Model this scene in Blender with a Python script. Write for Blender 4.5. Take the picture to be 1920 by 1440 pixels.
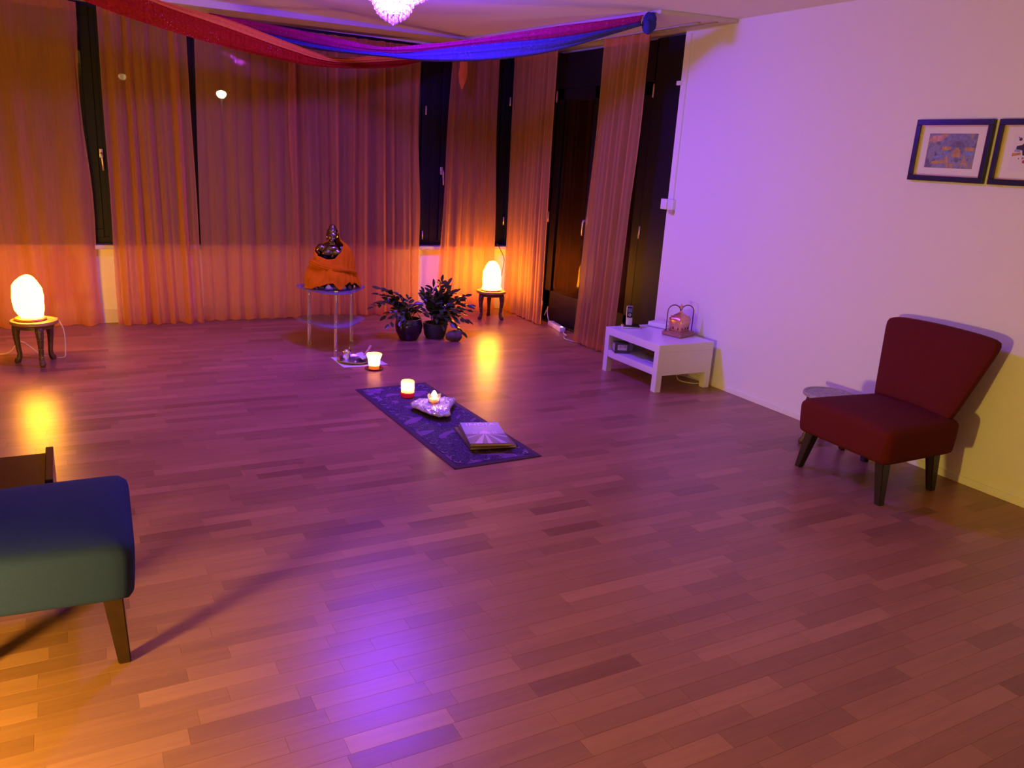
import bpy, bmesh, math, random
from math import sin, cos, pi, sqrt, atan2, radians
from mathutils import Vector, Matrix, noise
random.seed(7)
S = bpy.context.scene
for o in list(bpy.data.objects): bpy.data.objects.remove(o)
COL = S.collection

# ------------------------------------------------------------------ camera
cam_d = bpy.data.cameras.new('camera')
cam = bpy.data.objects.new('camera', cam_d); COL.objects.link(cam)
yaw, pitch, roll = .514979, .273582, .063033
fw = Vector((sin(yaw)*cos(pitch), cos(yaw)*cos(pitch), -sin(pitch)))
rt = Vector((cos(yaw), -sin(yaw), 0)); up = rt.cross(fw)
r2 = rt*cos(roll) + up*sin(roll); u2 = -rt*sin(roll) + up*cos(roll)
m = Matrix((r2, u2, -fw)).transposed().to_4x4(); m.translation = (0, 0, 1.52)
cam.matrix_world = m
cam_d.sensor_width = 36; cam_d.lens = 1506.66/1920*36; cam_d.clip_start = .05
S.camera = cam

# ------------------------------------------------------------------ world, lights, exposure
W = bpy.data.worlds.new('night'); S.world = W; W.use_nodes = True
W.node_tree.nodes['Background'].inputs[0].default_value = (.05, .06, .14, 1)
W.node_tree.nodes['Background'].inputs[1].default_value = .01
S.view_settings.view_transform = 'Standard'; S.view_settings.look = 'None'
S.view_settings.exposure = -.22; S.view_settings.gamma = 1; S.view_settings.use_curve_mapping = False
S.cycles.max_bounces = 8; S.cycles.transparent_max_bounces = 24
S.cycles.sample_clamp_indirect = 6; S.cycles.caustics_reflective = False; S.cycles.caustics_refractive = False

def lamp(name, loc, power, col, radius):
    l = bpy.data.lights.new(name, 'POINT'); l.energy = power; l.color = col; l.shadow_soft_size = radius
    o = bpy.data.objects.new(name, l); COL.objects.link(o); o.location = loc
    return o
CHAND_GLOW = ((.15, .028, 1.0), 560)
SALT_GLOW = ((1, .35, .015), 74)
lamp('warm_lamp_by_sofa', (-1.05, 1.72, .38), 285, (1, .66, .09), .10)
lamp('rear_warm_fill', (1.2, -1.2, 1.9), 3, (1, .50, .26), .3)  # weak warm fill light added behind the camera, no known source there

# ------------------------------------------------------------------ materials
def newmat(name):
    mt = bpy.data.materials.new(name); mt.use_nodes = True
    return mt, mt.node_tree.nodes, mt.node_tree.links, mt.node_tree.nodes['Principled BSDF']
def ramp(n, stops):
    r = n.new('ShaderNodeValToRGB'); e = r.color_ramp.elements
    while len(e) < len(stops): e.new(.5)
    for k, (p, c) in enumerate(stops):
        e[k].position = p; e[k].color = (*c, 1)
    return r
def mat(name, c, rough=.5, metal=0, var=0, scale=20, bump=0, bscale=200, coat=0, sheen=0, trans=0, spec=.5):
    mt, n, l, p = newmat(name)
    p.inputs['Base Color'].default_value = (*c, 1); p.inputs['Roughness'].default_value = rough
    p.inputs['Metallic'].default_value = metal; p.inputs['Coat Weight'].default_value = coat
    p.inputs['Sheen Weight'].default_value = sheen; p.inputs['Transmission Weight'].default_value = trans
    p.inputs['Specular IOR Level'].default_value = spec
    tc = n.new('ShaderNodeTexCoord')
    if var:
        nz = n.new('ShaderNodeTexNoise'); nz.inputs['Scale'].default_value = scale; nz.inputs['Detail'].default_value = 5
        l.new(tc.outputs['Object'], nz.inputs['Vector'])
        r = ramp(n, [(.3, tuple(x*(1-var) for x in c)), (.7, tuple(min(1, x*(1+var)) for x in c))])
        l.new(nz.outputs['Fac'], r.inputs[0]); l.new(r.outputs[0], p.inputs['Base Color'])
    if bump:
        nb = n.new('ShaderNodeTexNoise'); nb.inputs['Scale'].default_value = bscale; nb.inputs['Detail'].default_value = 3
        l.new(tc.outputs['Object'], nb.inputs['Vector'])
        b = n.new('ShaderNodeBump'); b.inputs['Strength'].default_value = bump; b.inputs['Distance'].default_value = .01
        l.new(nb.outputs['Fac'], b.inputs['Height']); l.new(b.outputs[0], p.inputs['Normal'])
    return mt
def emit(name, c, s):
    mt, n, l, p = newmat(name)
    p.inputs['Base Color'].default_value = (*c, 1)
    p.inputs['Emission Color'].default_value = (*c, 1); p.inputs['Emission Strength'].default_value = s
    return mt
def sheer(name, c, tint, a, var=.15, sparkle=False, dens=1.0):
    """thin woven cloth: open weave lets light straight through, threads scatter on both sides"""
    mt, n, l, p = newmat(name); n.remove(p); out = n['Material Output']
    tr = n.new('ShaderNodeBsdfTransparent'); tr.inputs[0].default_value = (*tint, 1)
    df = n.new('ShaderNodeBsdfDiffuse'); tl = n.new('ShaderNodeBsdfTranslucent')
    tc = n.new('ShaderNodeTexCoord'); nz = n.new('ShaderNodeTexNoise'); nz.inputs['Scale'].default_value = 9
    mp = n.new('ShaderNodeMapping'); mp.inputs['Scale'].default_value = (8, 8, .4)
    l.new(tc.outputs['Object'], mp.inputs[0]); l.new(mp.outputs[0], nz.inputs['Vector'])
    r = ramp(n, [(.3, tuple(x*(1-var) for x in c)), (.7, tuple(min(1, x*(1+var)) for x in c))])
    l.new(nz.outputs['Fac'], r.inputs[0])
    col = r.outputs[0]
    if sparkle:
        vo = n.new('ShaderNodeTexVoronoi'); vo.inputs['Scale'].default_value = 60
        l.new(tc.outputs['Object'], vo.inputs['Vector'])
        n2 = n.new('ShaderNodeTexNoise'); n2.inputs['Scale'].default_value = 5
        l.new(tc.outputs['Object'], n2.inputs['Vector'])
        m1 = n.new('ShaderNodeMath'); m1.operation = 'LESS_THAN'; m1.inputs[1].default_value = .15
        l.new(vo.outputs['Distance'], m1.inputs[0])
        m2 = n.new('ShaderNodeMath'); m2.operation = 'GREATER_THAN'; m2.inputs[1].default_value = .52
        l.new(n2.outputs['Fac'], m2.inputs[0])
        m3 = n.new('ShaderNodeMath'); m3.operation = 'MULTIPLY'
        l.new(m1.outputs[0], m3.inputs[0]); l.new(m2.outputs[0], m3.inputs[1])
        mx = n.new('ShaderNodeMixRGB'); mx.inputs[2].default_value = (.75, .5, .75, 1)
        l.new(m3.outputs[0], mx.inputs[0]); l.new(col, mx.inputs[1]); col = mx.outputs[0]
    l.new(col, df.inputs[0]); l.new(col, tl.inputs[0])
    m1 = n.new('ShaderNodeMixShader'); m1.inputs[0].default_value = .5
    l.new(df.outputs[0], m1.inputs[1]); l.new(tl.outputs[0], m1.inputs[2])
    g = n.new('ShaderNodeNewGeometry'); d = n.new('ShaderNodeVectorMath'); d.operation = 'DOT_PRODUCT'
    l.new(g.outputs['Normal'], d.inputs[0]); l.new(g.outputs['Incoming'], d.inputs[1])
    ab = n.new('ShaderNodeMath'); ab.operation = 'ABSOLUTE'; l.new(d.outputs['Value'], ab.inputs[0])
    mxm = n.new('ShaderNodeMath'); mxm.operation = 'MAXIMUM'; mxm.inputs[1].default_value = .12; l.new(ab.outputs[0], mxm.inputs[0])
    dv = n.new('ShaderNodeMath'); dv.operation = 'DIVIDE'; dv.inputs[0].default_value = 1; l.new(mxm.outputs[0], dv.inputs[1])
    pw = n.new('ShaderNodeMath'); pw.operation = 'POWER'; pw.inputs[0].default_value = 1-a; l.new(dv.outputs[0], pw.inputs[1])
    mx = n.new('ShaderNodeMixShader'); l.new(pw.outputs[0], mx.inputs[0])
    l.new(m1.outputs[0], mx.inputs[1]); l.new(tr.outputs[0], mx.inputs[2]); l.new(mx.outputs[0], out.inputs[0])
    return mt
def pane_glass(name, tint=(.9, .95, .95), rough=.0, boost=1.45):
    mt, n, l, p = newmat(name); n.remove(p)
    tr = n.new('ShaderNodeBsdfTransparent'); tr.inputs[0].default_value = (*tint, 1)
    gl = n.new('ShaderNodeBsdfGlossy'); gl.inputs['Roughness'].default_value = rough
    fr = n.new('ShaderNodeFresnel'); fr.inputs[0].default_value = boost
    mx = n.new('ShaderNodeMixShader'); l.new(fr.outputs[0], mx.inputs[0]); l.new(tr.outputs[0], mx.inputs[1]); l.new(gl.outputs[0], mx.inputs[2])
    l.new(mx.outputs[0], n['Material Output'].inputs[0])
    return mt
def parquet():
    mt, n, l, p = newmat('oak_parquet')
    oi = n.new('ShaderNodeObjectInfo'); g = n.new('ShaderNodeNewGeometry')
    ad = n.new('ShaderNodeMath'); ad.operation = 'ADD'; l.new(oi.outputs['Random'], ad.inputs[0]); l.new(g.outputs['Random Per Island'], ad.inputs[1])
    fr = n.new('ShaderNodeMath'); fr.operation = 'FRACT'; l.new(ad.outputs[0], fr.inputs[0])
    r = ramp(n, [(0, (.215, .086, .050)), (.12, (.265, .112, .066)), (.5, (.308, .132, .078)), (.82, (.335, .146, .086)), (1, (.385, .172, .102))])
    l.new(fr.outputs[0], r.inputs[0])
    gm = n.new('ShaderNodeVectorMath'); gm.operation = 'MULTIPLY'; gm.inputs[1].default_value = (2.2, 34, 1)
    l.new(g.outputs['Position'], gm.inputs[0])
    cb = n.new('ShaderNodeCombineXYZ'); m10 = n.new('ShaderNodeMath'); m10.operation = 'MULTIPLY'; m10.inputs[1].default_value = 40
    l.new(fr.outputs[0], m10.inputs[0]); l.new(m10.outputs[0], cb.inputs[2])
    av = n.new('ShaderNodeVectorMath'); l.new(gm.outputs[0], av.inputs[0]); l.new(cb.outputs[0], av.inputs[1])
    nz = n.new('ShaderNodeTexNoise'); nz.inputs['Scale'].default_value = 1.3; nz.inputs['Detail'].default_value = 6; nz.inputs['Distortion'].default_value = .8
    l.new(av.outputs[0], nz.inputs['Vector'])
    gr = ramp(n, [(.3, (.88, .87, .86)), (.65, (1.04, 1.04, 1.04))]); l.new(nz.outputs['Fac'], gr.inputs[0])
    mx = n.new('ShaderNodeMixRGB'); mx.blend_type = 'MULTIPLY'; mx.inputs[0].default_value = 1
    l.new(r.outputs[0], mx.inputs[1]); l.new(gr.outputs[0], mx.inputs[2]); l.new(mx.outputs[0], p.inputs['Base Color'])
    rr = n.new('ShaderNodeMapRange'); rr.inputs[3].default_value = .29; rr.inputs[4].default_value = .36
    l.new(nz.outputs['Fac'], rr.inputs[0]); l.new(rr.outputs[0], p.inputs['Roughness'])
    b = n.new('ShaderNodeBump'); b.inputs['Strength'].default_value = .10; b.inputs['Distance'].default_value = .002
    l.new(nz.outputs['Fac'], b.inputs['Height']); l.new(b.outputs[0], p.inputs['Normal'])
    p.inputs['Specular IOR Level'].default_value = .38
    return mt
def rug_mat():
    mt, n, l, p = newmat('purple_brocade')
    tc = n.new('ShaderNodeTexCoord')
    vo = n.new('ShaderNodeTexVoronoi'); vo.inputs['Scale'].default_value = 60; vo.feature = 'DISTANCE_TO_EDGE'
    wv = n.new('ShaderNodeTexNoise'); wv.inputs['Scale'].default_value = 14
    mixv = n.new('ShaderNodeMixRGB'); mixv.inputs[0].default_value = .12
    l.new(tc.outputs['Object'], wv.inputs['Vector']); l.new(tc.outputs['Object'], mixv.inputs[1]); l.new(wv.outputs['Color'], mixv.inputs[2])
    l.new(mixv.outputs[0], vo.inputs['Vector'])
    r = ramp(n, [(.0, (.17, .11, .22)), (.035, (.07, .03, .11)), (.09, (.032, .010, .055)), (1, (.022, .006, .040))])
    l.new(vo.outputs['Distance'], r.inputs[0])
    big = n.new('ShaderNodeTexNoise'); big.inputs['Scale'].default_value = 4.2; big.inputs['Detail'].default_value = 1.5; big.inputs['Distortion'].default_value = 1.6
    l.new(tc.outputs['Object'], big.inputs['Vector'])
    rb = ramp(n, [(.55, (0, 0, 0)), (.58, (1, 1, 1))]); l.new(big.outputs['Fac'], rb.inputs[0])
    mx = n.new('ShaderNodeMixRGB'); mx.inputs[2].default_value = (.20, .075, .26, 1)
    mm = n.new('ShaderNodeMath'); mm.operation = 'MULTIPLY'; mm.inputs[1].default_value = .75; l.new(rb.outputs[0], mm.inputs[0])
    l.new(mm.outputs[0], mx.inputs[0]); l.new(r.outputs[0], mx.inputs[1])
    l.new(mx.outputs[0], p.inputs['Base Color'])
    p.inputs['Roughness'].default_value = .85; p.inputs['Specular IOR Level'].default_value = .25
    b = n.new('ShaderNodeBump'); b.inputs['Strength'].default_value = .4; b.inputs['Distance'].default_value = .003
    l.new(vo.outputs['Distance'], b.inputs['Height']); l.new(b.outputs[0], p.inputs['Normal'])
    return mt

WALL = mat('white_plaster', (.80, .79, .77), .75, bump=.06, bscale=160)
WALL2 = mat('low_bounce_plaster', (.42, .38, .36), .8)  # for the unseen left and back walls, darkened to cut bounced light
CEIL = mat('white_ceiling_paint', (.78, .77, .76), .8)
TRIM = mat('painted_trim', (.66, .62, .58), .5)
OAK = parquet()
FRAME = mat('black_window_frame', (.005, .005, .010), .45, spec=.22)
GLASS = pane_glass('window_glass')
WHITEP = mat('white_plastic', (.80, .80, .80), .35)
STEEL = mat('brushed_steel', (.72, .70, .68), .3, 1)
CHROME = mat('chrome_tube', (.86, .84, .82), .12, 1)
ORANGE = sheer('orange_voile', (.79, .39, .15), (1, .70, .42), .55, .06)
ROBE = mat('orange_cotton', (.62, .19, .002), .9, var=.12, scale=12, spec=.05)
DARKWOOD = mat('dark_carved_wood', (.085, .032, .014), .45, var=.35, scale=25)
TOPWOOD = mat('carved_top_wood', (.36, .16, .055), .4, var=.25, scale=18)
BRASSDOT = mat('brass_inlay', (.75, .55, .28), .3, 1)
REDCLOTH = mat('dark_red_upholstery', (.10, .008, .007), .9, var=.08, scale=150, bump=.2, bscale=700, spec=.2)
TEAL = mat('teal_upholstery', (.011, .024, .115), .9, var=.08, scale=150, bump=.2, bscale=700, spec=.2)
BLACKWOOD = mat('black_stained_wood', (.016, .010, .008), .35)
BROWNWOOD = mat('brown_stained_wood', (.028, .011, .005), .35, var=.2, scale=30)
LACQUER = mat('white_lacquer', (.80, .79, .80), .22)
LEAF = mat('dark_green_leaf', (.045, .072, .020), .35, var=.4, scale=30)
STEM = mat('brown_green_stem', (.07, .06, .03), .6)
POTP = mat('purple_glaze', (.016, .005, .022), .14, coat=.3)
POTD = mat('dark_stoneware', (.028, .030, .035), .5)
SOIL = mat('potting_soil', (.02, .013, .008), .95)
BRONZE = mat('dark_polished_bronze', (.22, .17, .17), .16, 1, var=.2, scale=40)
LOTUS = mat('lotus_base_metal', (.11, .09, .11), .35, .6)
LOTUSGREY = mat('lotus_petal_grey', (.36, .30, .33), .35, .5)  # paler grey of every second petal, part of the base's pattern
TGLASS = mat('frosted_table_glass', (.26, .26, .40), .12, coat=.3)
def frost():
    nt = TGLASS.node_tree; n, l = nt.nodes, nt.links; p = n['Principled BSDF']
    tr = n.new('ShaderNodeBsdfTransparent'); tr.inputs[0].default_value = (.80, .84, .95, 1)
    mx = n.new('ShaderNodeMixShader'); mx.inputs[0].default_value = .55
    l.new(tr.outputs[0], mx.inputs[1]); l.new(p.outputs[0], mx.inputs[2]); l.new(mx.outputs[0], n['Material Output'].inputs[0])
frost()
def gold_salt():
    return emit('glowing_salt', *SALT_GLOW)
SALT = gold_salt()
CHGLOW = emit('chandelier_bulb', *CHAND_GLOW)
FLAME = emit('candle_flame', (1, .58, .24), 900); FLAME2 = emit('tealight_flame', (1, .58, .24), 110)
def mb(): return bmesh.new()

# ------------------------------------------------------------------ helpers
def box(bm, c, s, bev=0, seg=2, M=None):
    r = bmesh.ops.create_cube(bm, size=1)
    vs = r['verts']
    for v in vs: v.co = Vector((v.co.x*s[0], v.co.y*s[1], v.co.z*s[2]))
    if bev:
        es = list({e for v in vs for e in v.link_edges})
        rr = bmesh.ops.bevel(bm, geom=es, offset=bev, segments=seg, profile=.5, affect='EDGES')
        vs = list({v for f in rr['faces'] for v in f.verts} | {v for v in vs if v.is_valid})
    for v in vs:
        v.co = (M @ v.co if M else v.co) + Vector(c)
    return bm
def lathe(bm, prof, n=24, c=(0, 0, 0), fn=None):
    c = Vector(c); rings = []
    for (r, z) in prof:
        if r <= 1e-6: rings.append([bm.verts.new(c+Vector((0, 0, z)))])
        else:
            ring = []
            for k in range(n):
                a = 2*pi*k/n; rr = r*(fn(a, z) if fn else 1)
                ring.append(bm.verts.new(c+Vector((rr*cos(a), rr*sin(a), z))))
            rings.append(ring)
    for a, b in zip(rings, rings[1:]):
        if len(a) == 1 and len(b) == 1: continue
        for k in range(n):
            k2 = (k+1) % n
            if len(a) == 1: bm.faces.new((a[0], b[k2], b[k]))
            elif len(b) == 1: bm.faces.new((a[k], a[k2], b[0]))
            else: bm.faces.new((a[k], a[k2], b[k2], b[k]))
    return bm
def tube(bm, pts, r, n=8, caps=True):
    pts = [Vector(p) for p in pts]; rings = []
    rs = r if isinstance(r, (list, tuple)) else [r]*len(pts)
    px = None
    for i, p in enumerate(pts):
        t = (pts[min(i+1, len(pts)-1)]-pts[max(i-1, 0)]).normalized()
        if px is None:
            px = t.orthogonal().normalized()
        px = (px - t*px.dot(t)).normalized(); py = t.cross(px)
        rings.append([bm.verts.new(p+(px*cos(2*pi*k/n)+py*sin(2*pi*k/n))*rs[i]) for k in range(n)])
    for a, b in zip(rings, rings[1:]):
        for k in range(n):
            bm.faces.new((a[k], a[(k+1) % n], b[(k+1) % n], b[k]))
    if caps:
        bm.faces.new(rings[0][::-1]); bm.faces.new(rings[-1])
    return bm
def prism(bm, poly, z0, z1):
    a = [bm.verts.new((x, y, z0)) for x, y in poly]; b = [bm.verts.new((x, y, z1)) for x, y in poly]
    bm.faces.new(a[::-1]); bm.faces.new(b); k = len(poly)
    for i in range(k): bm.faces.new((a[i], a[(i+1) % k], b[(i+1) % k], b[i]))
    return bm
def sheet(bm, fn, nu, nv, wrap=False):
    g = [[bm.verts.new(fn(i/nu, j/nv)) for j in range(nv+1)] for i in range(nu if wrap else nu+1)]
    L = len(g)
    for i in range(nu):
        for j in range(nv):
            bm.faces.new((g[i][j], g[(i+1) % L][j], g[(i+1) % L][j+1], g[i][j+1]))
    return bm
def bez(pts, n=10):
    """smooth curve through the points"""
    P = [Vector(p) for p in pts]; out = []
    for i in range(len(P)-1):
        a, b, c, d = P[max(i-1, 0)], P[i], P[i+1], P[min(i+2, len(P)-1)]
        for k in range(n):
            t = k/n
            out.append(.5*((2*b)+(c-a)*t+(2*a-5*b+4*c-d)*t*t+(3*b-a-3*c+d)*t**3))
    out.append(P[-1]); return out
def obj(name, bm, m, parent=None, smooth=False, loc=None, rot=None, **props):
    if isinstance(bm, bpy.types.Mesh): me = bm
    else:
        bmesh.ops.recalc_face_normals(bm, faces=bm.faces)
        me = bpy.data.meshes.new(name); bm.to_mesh(me); bm.free()
        if smooth == 'auto':
            me.polygons.foreach_set('use_smooth', [True]*len(me.polygons))
            try: me.set_sharp_from_angle(angle=radians(38))
            except Exception: pass
        elif smooth: me.polygons.foreach_set('use_smooth', [True]*len(me.polygons))
        me.materials.append(m)
    o = bpy.data.objects.new(name, me); COL.objects.link(o)
    if parent: o.parent = parent
    if loc is not None: o.location = loc
    if rot is not None: o.rotation_euler = rot
    for k, v in props.items(): o[k] = v
    return o
def mod(o, kind, **kw):
    md = o.modifiers.new(kind.lower(), kind)
    for k, v in kw.items(): setattr(md, k, v)
    return o
def thing(name, label, cat, loc=(0, 0, 0), rz=0, group=None):
    o = bpy.data.objects.new(name, None); COL.objects.link(o)
    o.empty_display_size = .05
    o.location = loc; o.rotation_euler = (0, 0, rz); o['label'] = label; o['category'] = cat
    if group: o['group'] = group
    return o
def tag(o, label, cat, group=None):
    o['label'] = label; o['category'] = cat
    if group: o['group'] = group
    return o
def struct(name, bm, m, parent=None, **k):
    o = obj(name, bm, m, parent, **k)
    if not parent: o['kind'] = 'structure'
    return o
def copy_tree(o, parent=None):
    c = o.copy(); COL.objects.link(c)
    if parent: c.parent = parent
    for ch in list(o.children): copy_tree(ch, c)
    return c

# ------------------------------------------------------------------ room shell
XR, YW, XL, YB, ZC = 4.09, 7.34, -4.4, -3.4, 2.51
bm = mb(); box(bm, ((XL+XR+.3)/2, (YB+YW+.3)/2, -.12), (XR-XL+.7, YW-YB+.7, .2))
FLOOR = struct('floor', bm, mat('floor_screed', (.05, .03, .02), .8))
# parquet strips: the largest in view are pieces, the others one mass
PW, row, near, far_list = .068, 0, [], []
y = YB
ax = (sin(yaw), cos(yaw))
while y < YW+.06:
    x = XL - random.random()*.4
    while x < XR+.05:
        ln = random.choice((.27, .33, .38, .42, .48, .30))
        x2 = min(x+ln, XR+.05)
        if x2-x > .06:
            cx, cy = (x+x2)/2, y+PW/2
            dep = cx*ax[0]+cy*ax[1]; lat = cx*ax[1]-cy*ax[0]
            vis = dep > 1.35 and abs(lat) < .66*sqrt(dep**2+1.0)
            far_list.append((0 if vis else 1, dep*dep+lat*lat*.3, x, x2, y))
        x = x2
    y += PW
far_list.sort()
plank_mesh = {}
def plank_bm(bm, x0, x1, y0, dz=0):
    g = .00015
    a = [(x0+g, y0+g), (x1-g, y0+g), (x1-g, y0+PW-g), (x0+g, y0+PW-g)]
    b = .0004
    t = [(x0+g+b, y0+g+b), (x1-g-b, y0+g+b), (x1-g-b, y0+PW-g-b), (x0+g+b, y0+PW-g-b)]
    lo = [bm.verts.new((*q, -.014)) for q in a]; mid = [bm.verts.new((*q, -.0004)) for q in a]; hi = [bm.verts.new((*q, 0)) for q in t]
    for A, B in ((lo, mid), (mid, hi)):
        for i in range(4): bm.faces.new((A[i], A[(i+1) % 4], B[(i+1) % 4], B[i]))
    bm.faces.new(hi)
bmr = mb()
for k, (v, d, x0, x1, y0) in enumerate(far_list):
    if k < 290:
        ln = round(x1-x0, 3)
        if ln not in plank_mesh:
            b_ = mb(); plank_bm(b_, 0, ln, 0); me = bpy.data.meshes.new('plank'); bmesh.ops.recalc_face_normals(b_, faces=b_.faces); b_.to_mesh(me); b_.free()
            me.materials.append(OAK); plank_mesh[ln] = me
        obj('plank', plank_mesh[ln], OAK, FLOOR, loc=(x0, y0, 0))
    else: plank_bm(bmr, x0, x1, y0)
obj('parquet_strips', bmr, OAK, FLOOR, kind='stuff')

DY0 = 4.98        # white wall ends here, glazed door wall beyond
bm = mb(); box(bm, (XR+.1, (YB+DY0)/2, ZC/2), (.2, DY0-YB, ZC)); struct('wall_right', bm, WALL)
bm = mb(); box(bm, (XR+.165, (DY0+YW+.2)/2, 2.50), (.19, YW+.2-DY0, .14)); struct('wall_right_lintel', bm, WALL)
bm = mb(); box(bm, ((XL+XR)/2+.1, YW+.12, .31), (XR-XL+.4, .24, .62)); struct('wall_window', bm, WALL)
bm = mb(); box(bm, ((XL+XR)/2+.1, YW+.12, 2.54), (XR-XL+.4, .24, .14)); struct('wall_window_lintel', bm, WALL)
bm = mb(); box(bm, (XL-.1, (YB+YW)/2, ZC/2), (.2, YW-YB+.4, ZC)); struct('wall_left', bm, WALL2)
bm = mb(); box(bm, ((XL+XR)/2, YB-.1, ZC/2), (XR-XL+.4, .2, ZC)); struct('wall_back', bm, WALL2)
bm = mb(); box(bm, ((XL+XR)/2+.1, (YB+YW)/2+.1, ZC+.1), (XR-XL+.6, YW-YB+.6, .2)); struct('ceiling', bm, CEIL)
bm = mb(); box(bm, ((XL+XR)/2, YW-.008, .056), (XR-XL, .016, .112), .003); struct('baseboard_window', bm, TRIM)
bm = mb(); box(bm, (XR-.004, (YB+DY0)/2, .02), (.008, DY0-YB, .04), .002); struct('baseboard_right', bm, WALL)
bm = mb(); box(bm, (.25, YW-.02, .635), (7.66, .13, .032), .004); struct('trim_sill', bm, mat('grey_sill', (.45, .42, .40), .4))
# lowered curtain soffit, an L that follows both glazed walls
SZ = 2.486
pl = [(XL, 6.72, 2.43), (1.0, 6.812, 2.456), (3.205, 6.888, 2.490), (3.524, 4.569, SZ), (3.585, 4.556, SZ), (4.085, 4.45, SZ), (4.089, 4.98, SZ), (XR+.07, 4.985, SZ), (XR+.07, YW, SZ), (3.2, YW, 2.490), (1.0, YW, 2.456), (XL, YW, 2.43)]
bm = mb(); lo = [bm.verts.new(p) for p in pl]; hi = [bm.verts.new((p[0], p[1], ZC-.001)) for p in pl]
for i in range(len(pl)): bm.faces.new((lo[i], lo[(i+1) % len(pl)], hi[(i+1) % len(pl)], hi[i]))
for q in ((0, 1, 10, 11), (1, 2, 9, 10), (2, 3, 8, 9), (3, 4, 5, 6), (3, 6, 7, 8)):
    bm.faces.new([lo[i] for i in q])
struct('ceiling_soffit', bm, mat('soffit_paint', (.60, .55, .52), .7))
RAIL = mat('curtain_rail_metal', (.5, .46, .44), .4, .3)
bm = mb(); box(bm, (3.90, 5.9, SZ-.006), (.028, 2.55, .010), .002); struct('trim_1', bm, RAIL)
bm = mb(); box(bm, (3.97, 5.9, SZ-.005), (.018, 2.75, .008), .002); struct('trim_2', bm, RAIL)

# windows on the far wall -----------------------------------------------------
def ring_frame(bm, x0, x1, z0, z1, w, y0, y1):
    box(bm, ((x0+x1)/2, (y0+y1)/2, z0+w/2), (x1-x0, y1-y0, w), .003)
    box(bm, ((x0+x1)/2, (y0+y1)/2, z1-w/2), (x1-x0, y1-y0, w), .003)
    for a in (x0+w/2, x1-w/2): box(bm, (a, (y0+y1)/2, (z0+z1)/2), (w, y1-y0, z1-z0-2*w), .003)
HAND = mat('window_handle_alu', (.75, .68, .66), .3, .8)
def handle_bm(sx=1):
    b = mb(); box(b, (0, -.006, 0), (.028, .012, .07), .004)
    tube(b, [(0, -.01, .0), (0, -.045, .0), (0, -.05, -.02), (.006*sx, -.05, -.13)], [.009, .009, .010, .008], 8)
    return b
spans = [(-4.35, -3.2), (-3.15, -2.1), (-2.05, -1.25), (-1.2, -.44), (-.40, .33), (.34, 1.02), (1.05, 1.88), (1.92, 2.56), (2.60, 3.13), (3.17, 3.97)]
for i, (x0, x1) in enumerate(spans):
    wn = bpy.data.objects.new('window_%d' % (i+1), None); COL.objects.link(wn); wn['kind'] = 'structure'; wn.location = (0, YW+.02, 0)
    bm = mb(); ring_frame(bm, x0, x1, .652, 2.47, .055, -.005, .07); obj('window_frame', bm, FRAME, wn)
    bm = mb(); ring_frame(bm, x0+.045, x1-.045, .70, 2.43, .07, -.02, .04); sa = obj('window_sash', bm, FRAME, wn)
    bm = mb(); box(bm, ((x0+x1)/2, .008, 1.565), (x1-x0-.22, .012, 1.62)); obj('pane', bm, GLASS, wn)
    i -= 1
    if i < 3: continue
    hx = {3: .305, 8: 3.225}.get(i)
    if hx: obj('window_handle', handle_bm(), HAND, wn, True, loc=(hx, -.02, 1.36))
    if i in (7, 8):
        for z in (.9, 2.05):
            bm = mb(); lathe(bm, [(0, -.04), (.008, -.04), (.008, .04), (0, .04)], 8)
            obj('hinge', bm, HAND, wn, True, loc=(3.045 if i == 7 else 3.93, -.03, z-.15*(i == 7)))
# mullions fill the gaps between windows
for a, b in zip(spans, spans[1:]):
    bm = mb(); box(bm, ((a[1]+b[0])/2, YW+.055, 1.56), (b[0]-a[1]+.012, .09, 1.83), .002); struct('trim_mullion', bm, FRAME)
bm = mb(); box(bm, (4.03, YW+.05, 1.56), (.13, .09, 1.83), .002); struct('trim_mullion', bm, FRAME)

# glazed door wall ------------------------------------------------------------
DX = XR+.025
def yframe(bm, y0, y1, z0, z1, w, x0, x1, zb=None):
    zb = zb or w
    box(bm, ((x0+x1)/2, (y0+y1)/2, z0+zb/2), (x1-x0, y1-y0, zb), .003)
    box(bm, ((x0+x1)/2, (y0+y1)/2, z1-w/2), (x1-x0, y1-y0, w), .003)
    for a in (y0+w/2, y1-w/2): box(bm, ((x0+x1)/2, a, (z0+z1)/2), (x1-x0, w, z1-z0), .003)
for di, (y0, y1, hy, handle) in enumerate(((6.03, 6.74, 6.75, 1), (5.33, 6.03, 5.315, 0))):
    d = bpy.data.objects.new('door_%d' % (di+1), None); COL.objects.link(d); d['kind'] = 'structure'; d.location = (DX, 0, 0)
    bm = mb(); yframe(bm, y0+.004, y1-.004, .02, 2.16, .10, 0, .055, .28); obj('door_leaf', bm, FRAME, d)
    bm = mb(); box(bm, (.022, (y0+y1)/2, 1.18), (.012, y1-y0-.19, 1.78)); obj('pane', bm, GLASS, d)
    for z in (.13, 1.0, 2.09):
        bm = mb(); lathe(bm, [(0, -.05), (.009, -.05), (.009, .05), (0, .05)], 8)
        obj('hinge', bm, HAND, d, True, loc=(-.008, hy, z))
    if handle:
        h = handle_bm(); obj('door_handle', h, HAND, d, True, loc=(0, 6.09, 1.02), rot=(0, 0, -pi/2))
bm = mb()
box(bm, (DX+.03, 7.06, 1.235), (.08, .62, 2.47), .003); box(bm, (DX+.03, 5.15, 1.235), (.08, .34, 2.47), .003)
box(bm, (DX+.03, 6.03, 2.31), (.08, 1.45, .30), .003); box(bm, (DX+.02, 6.03, .008), (.14, 1.5, .016), .003)
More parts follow.
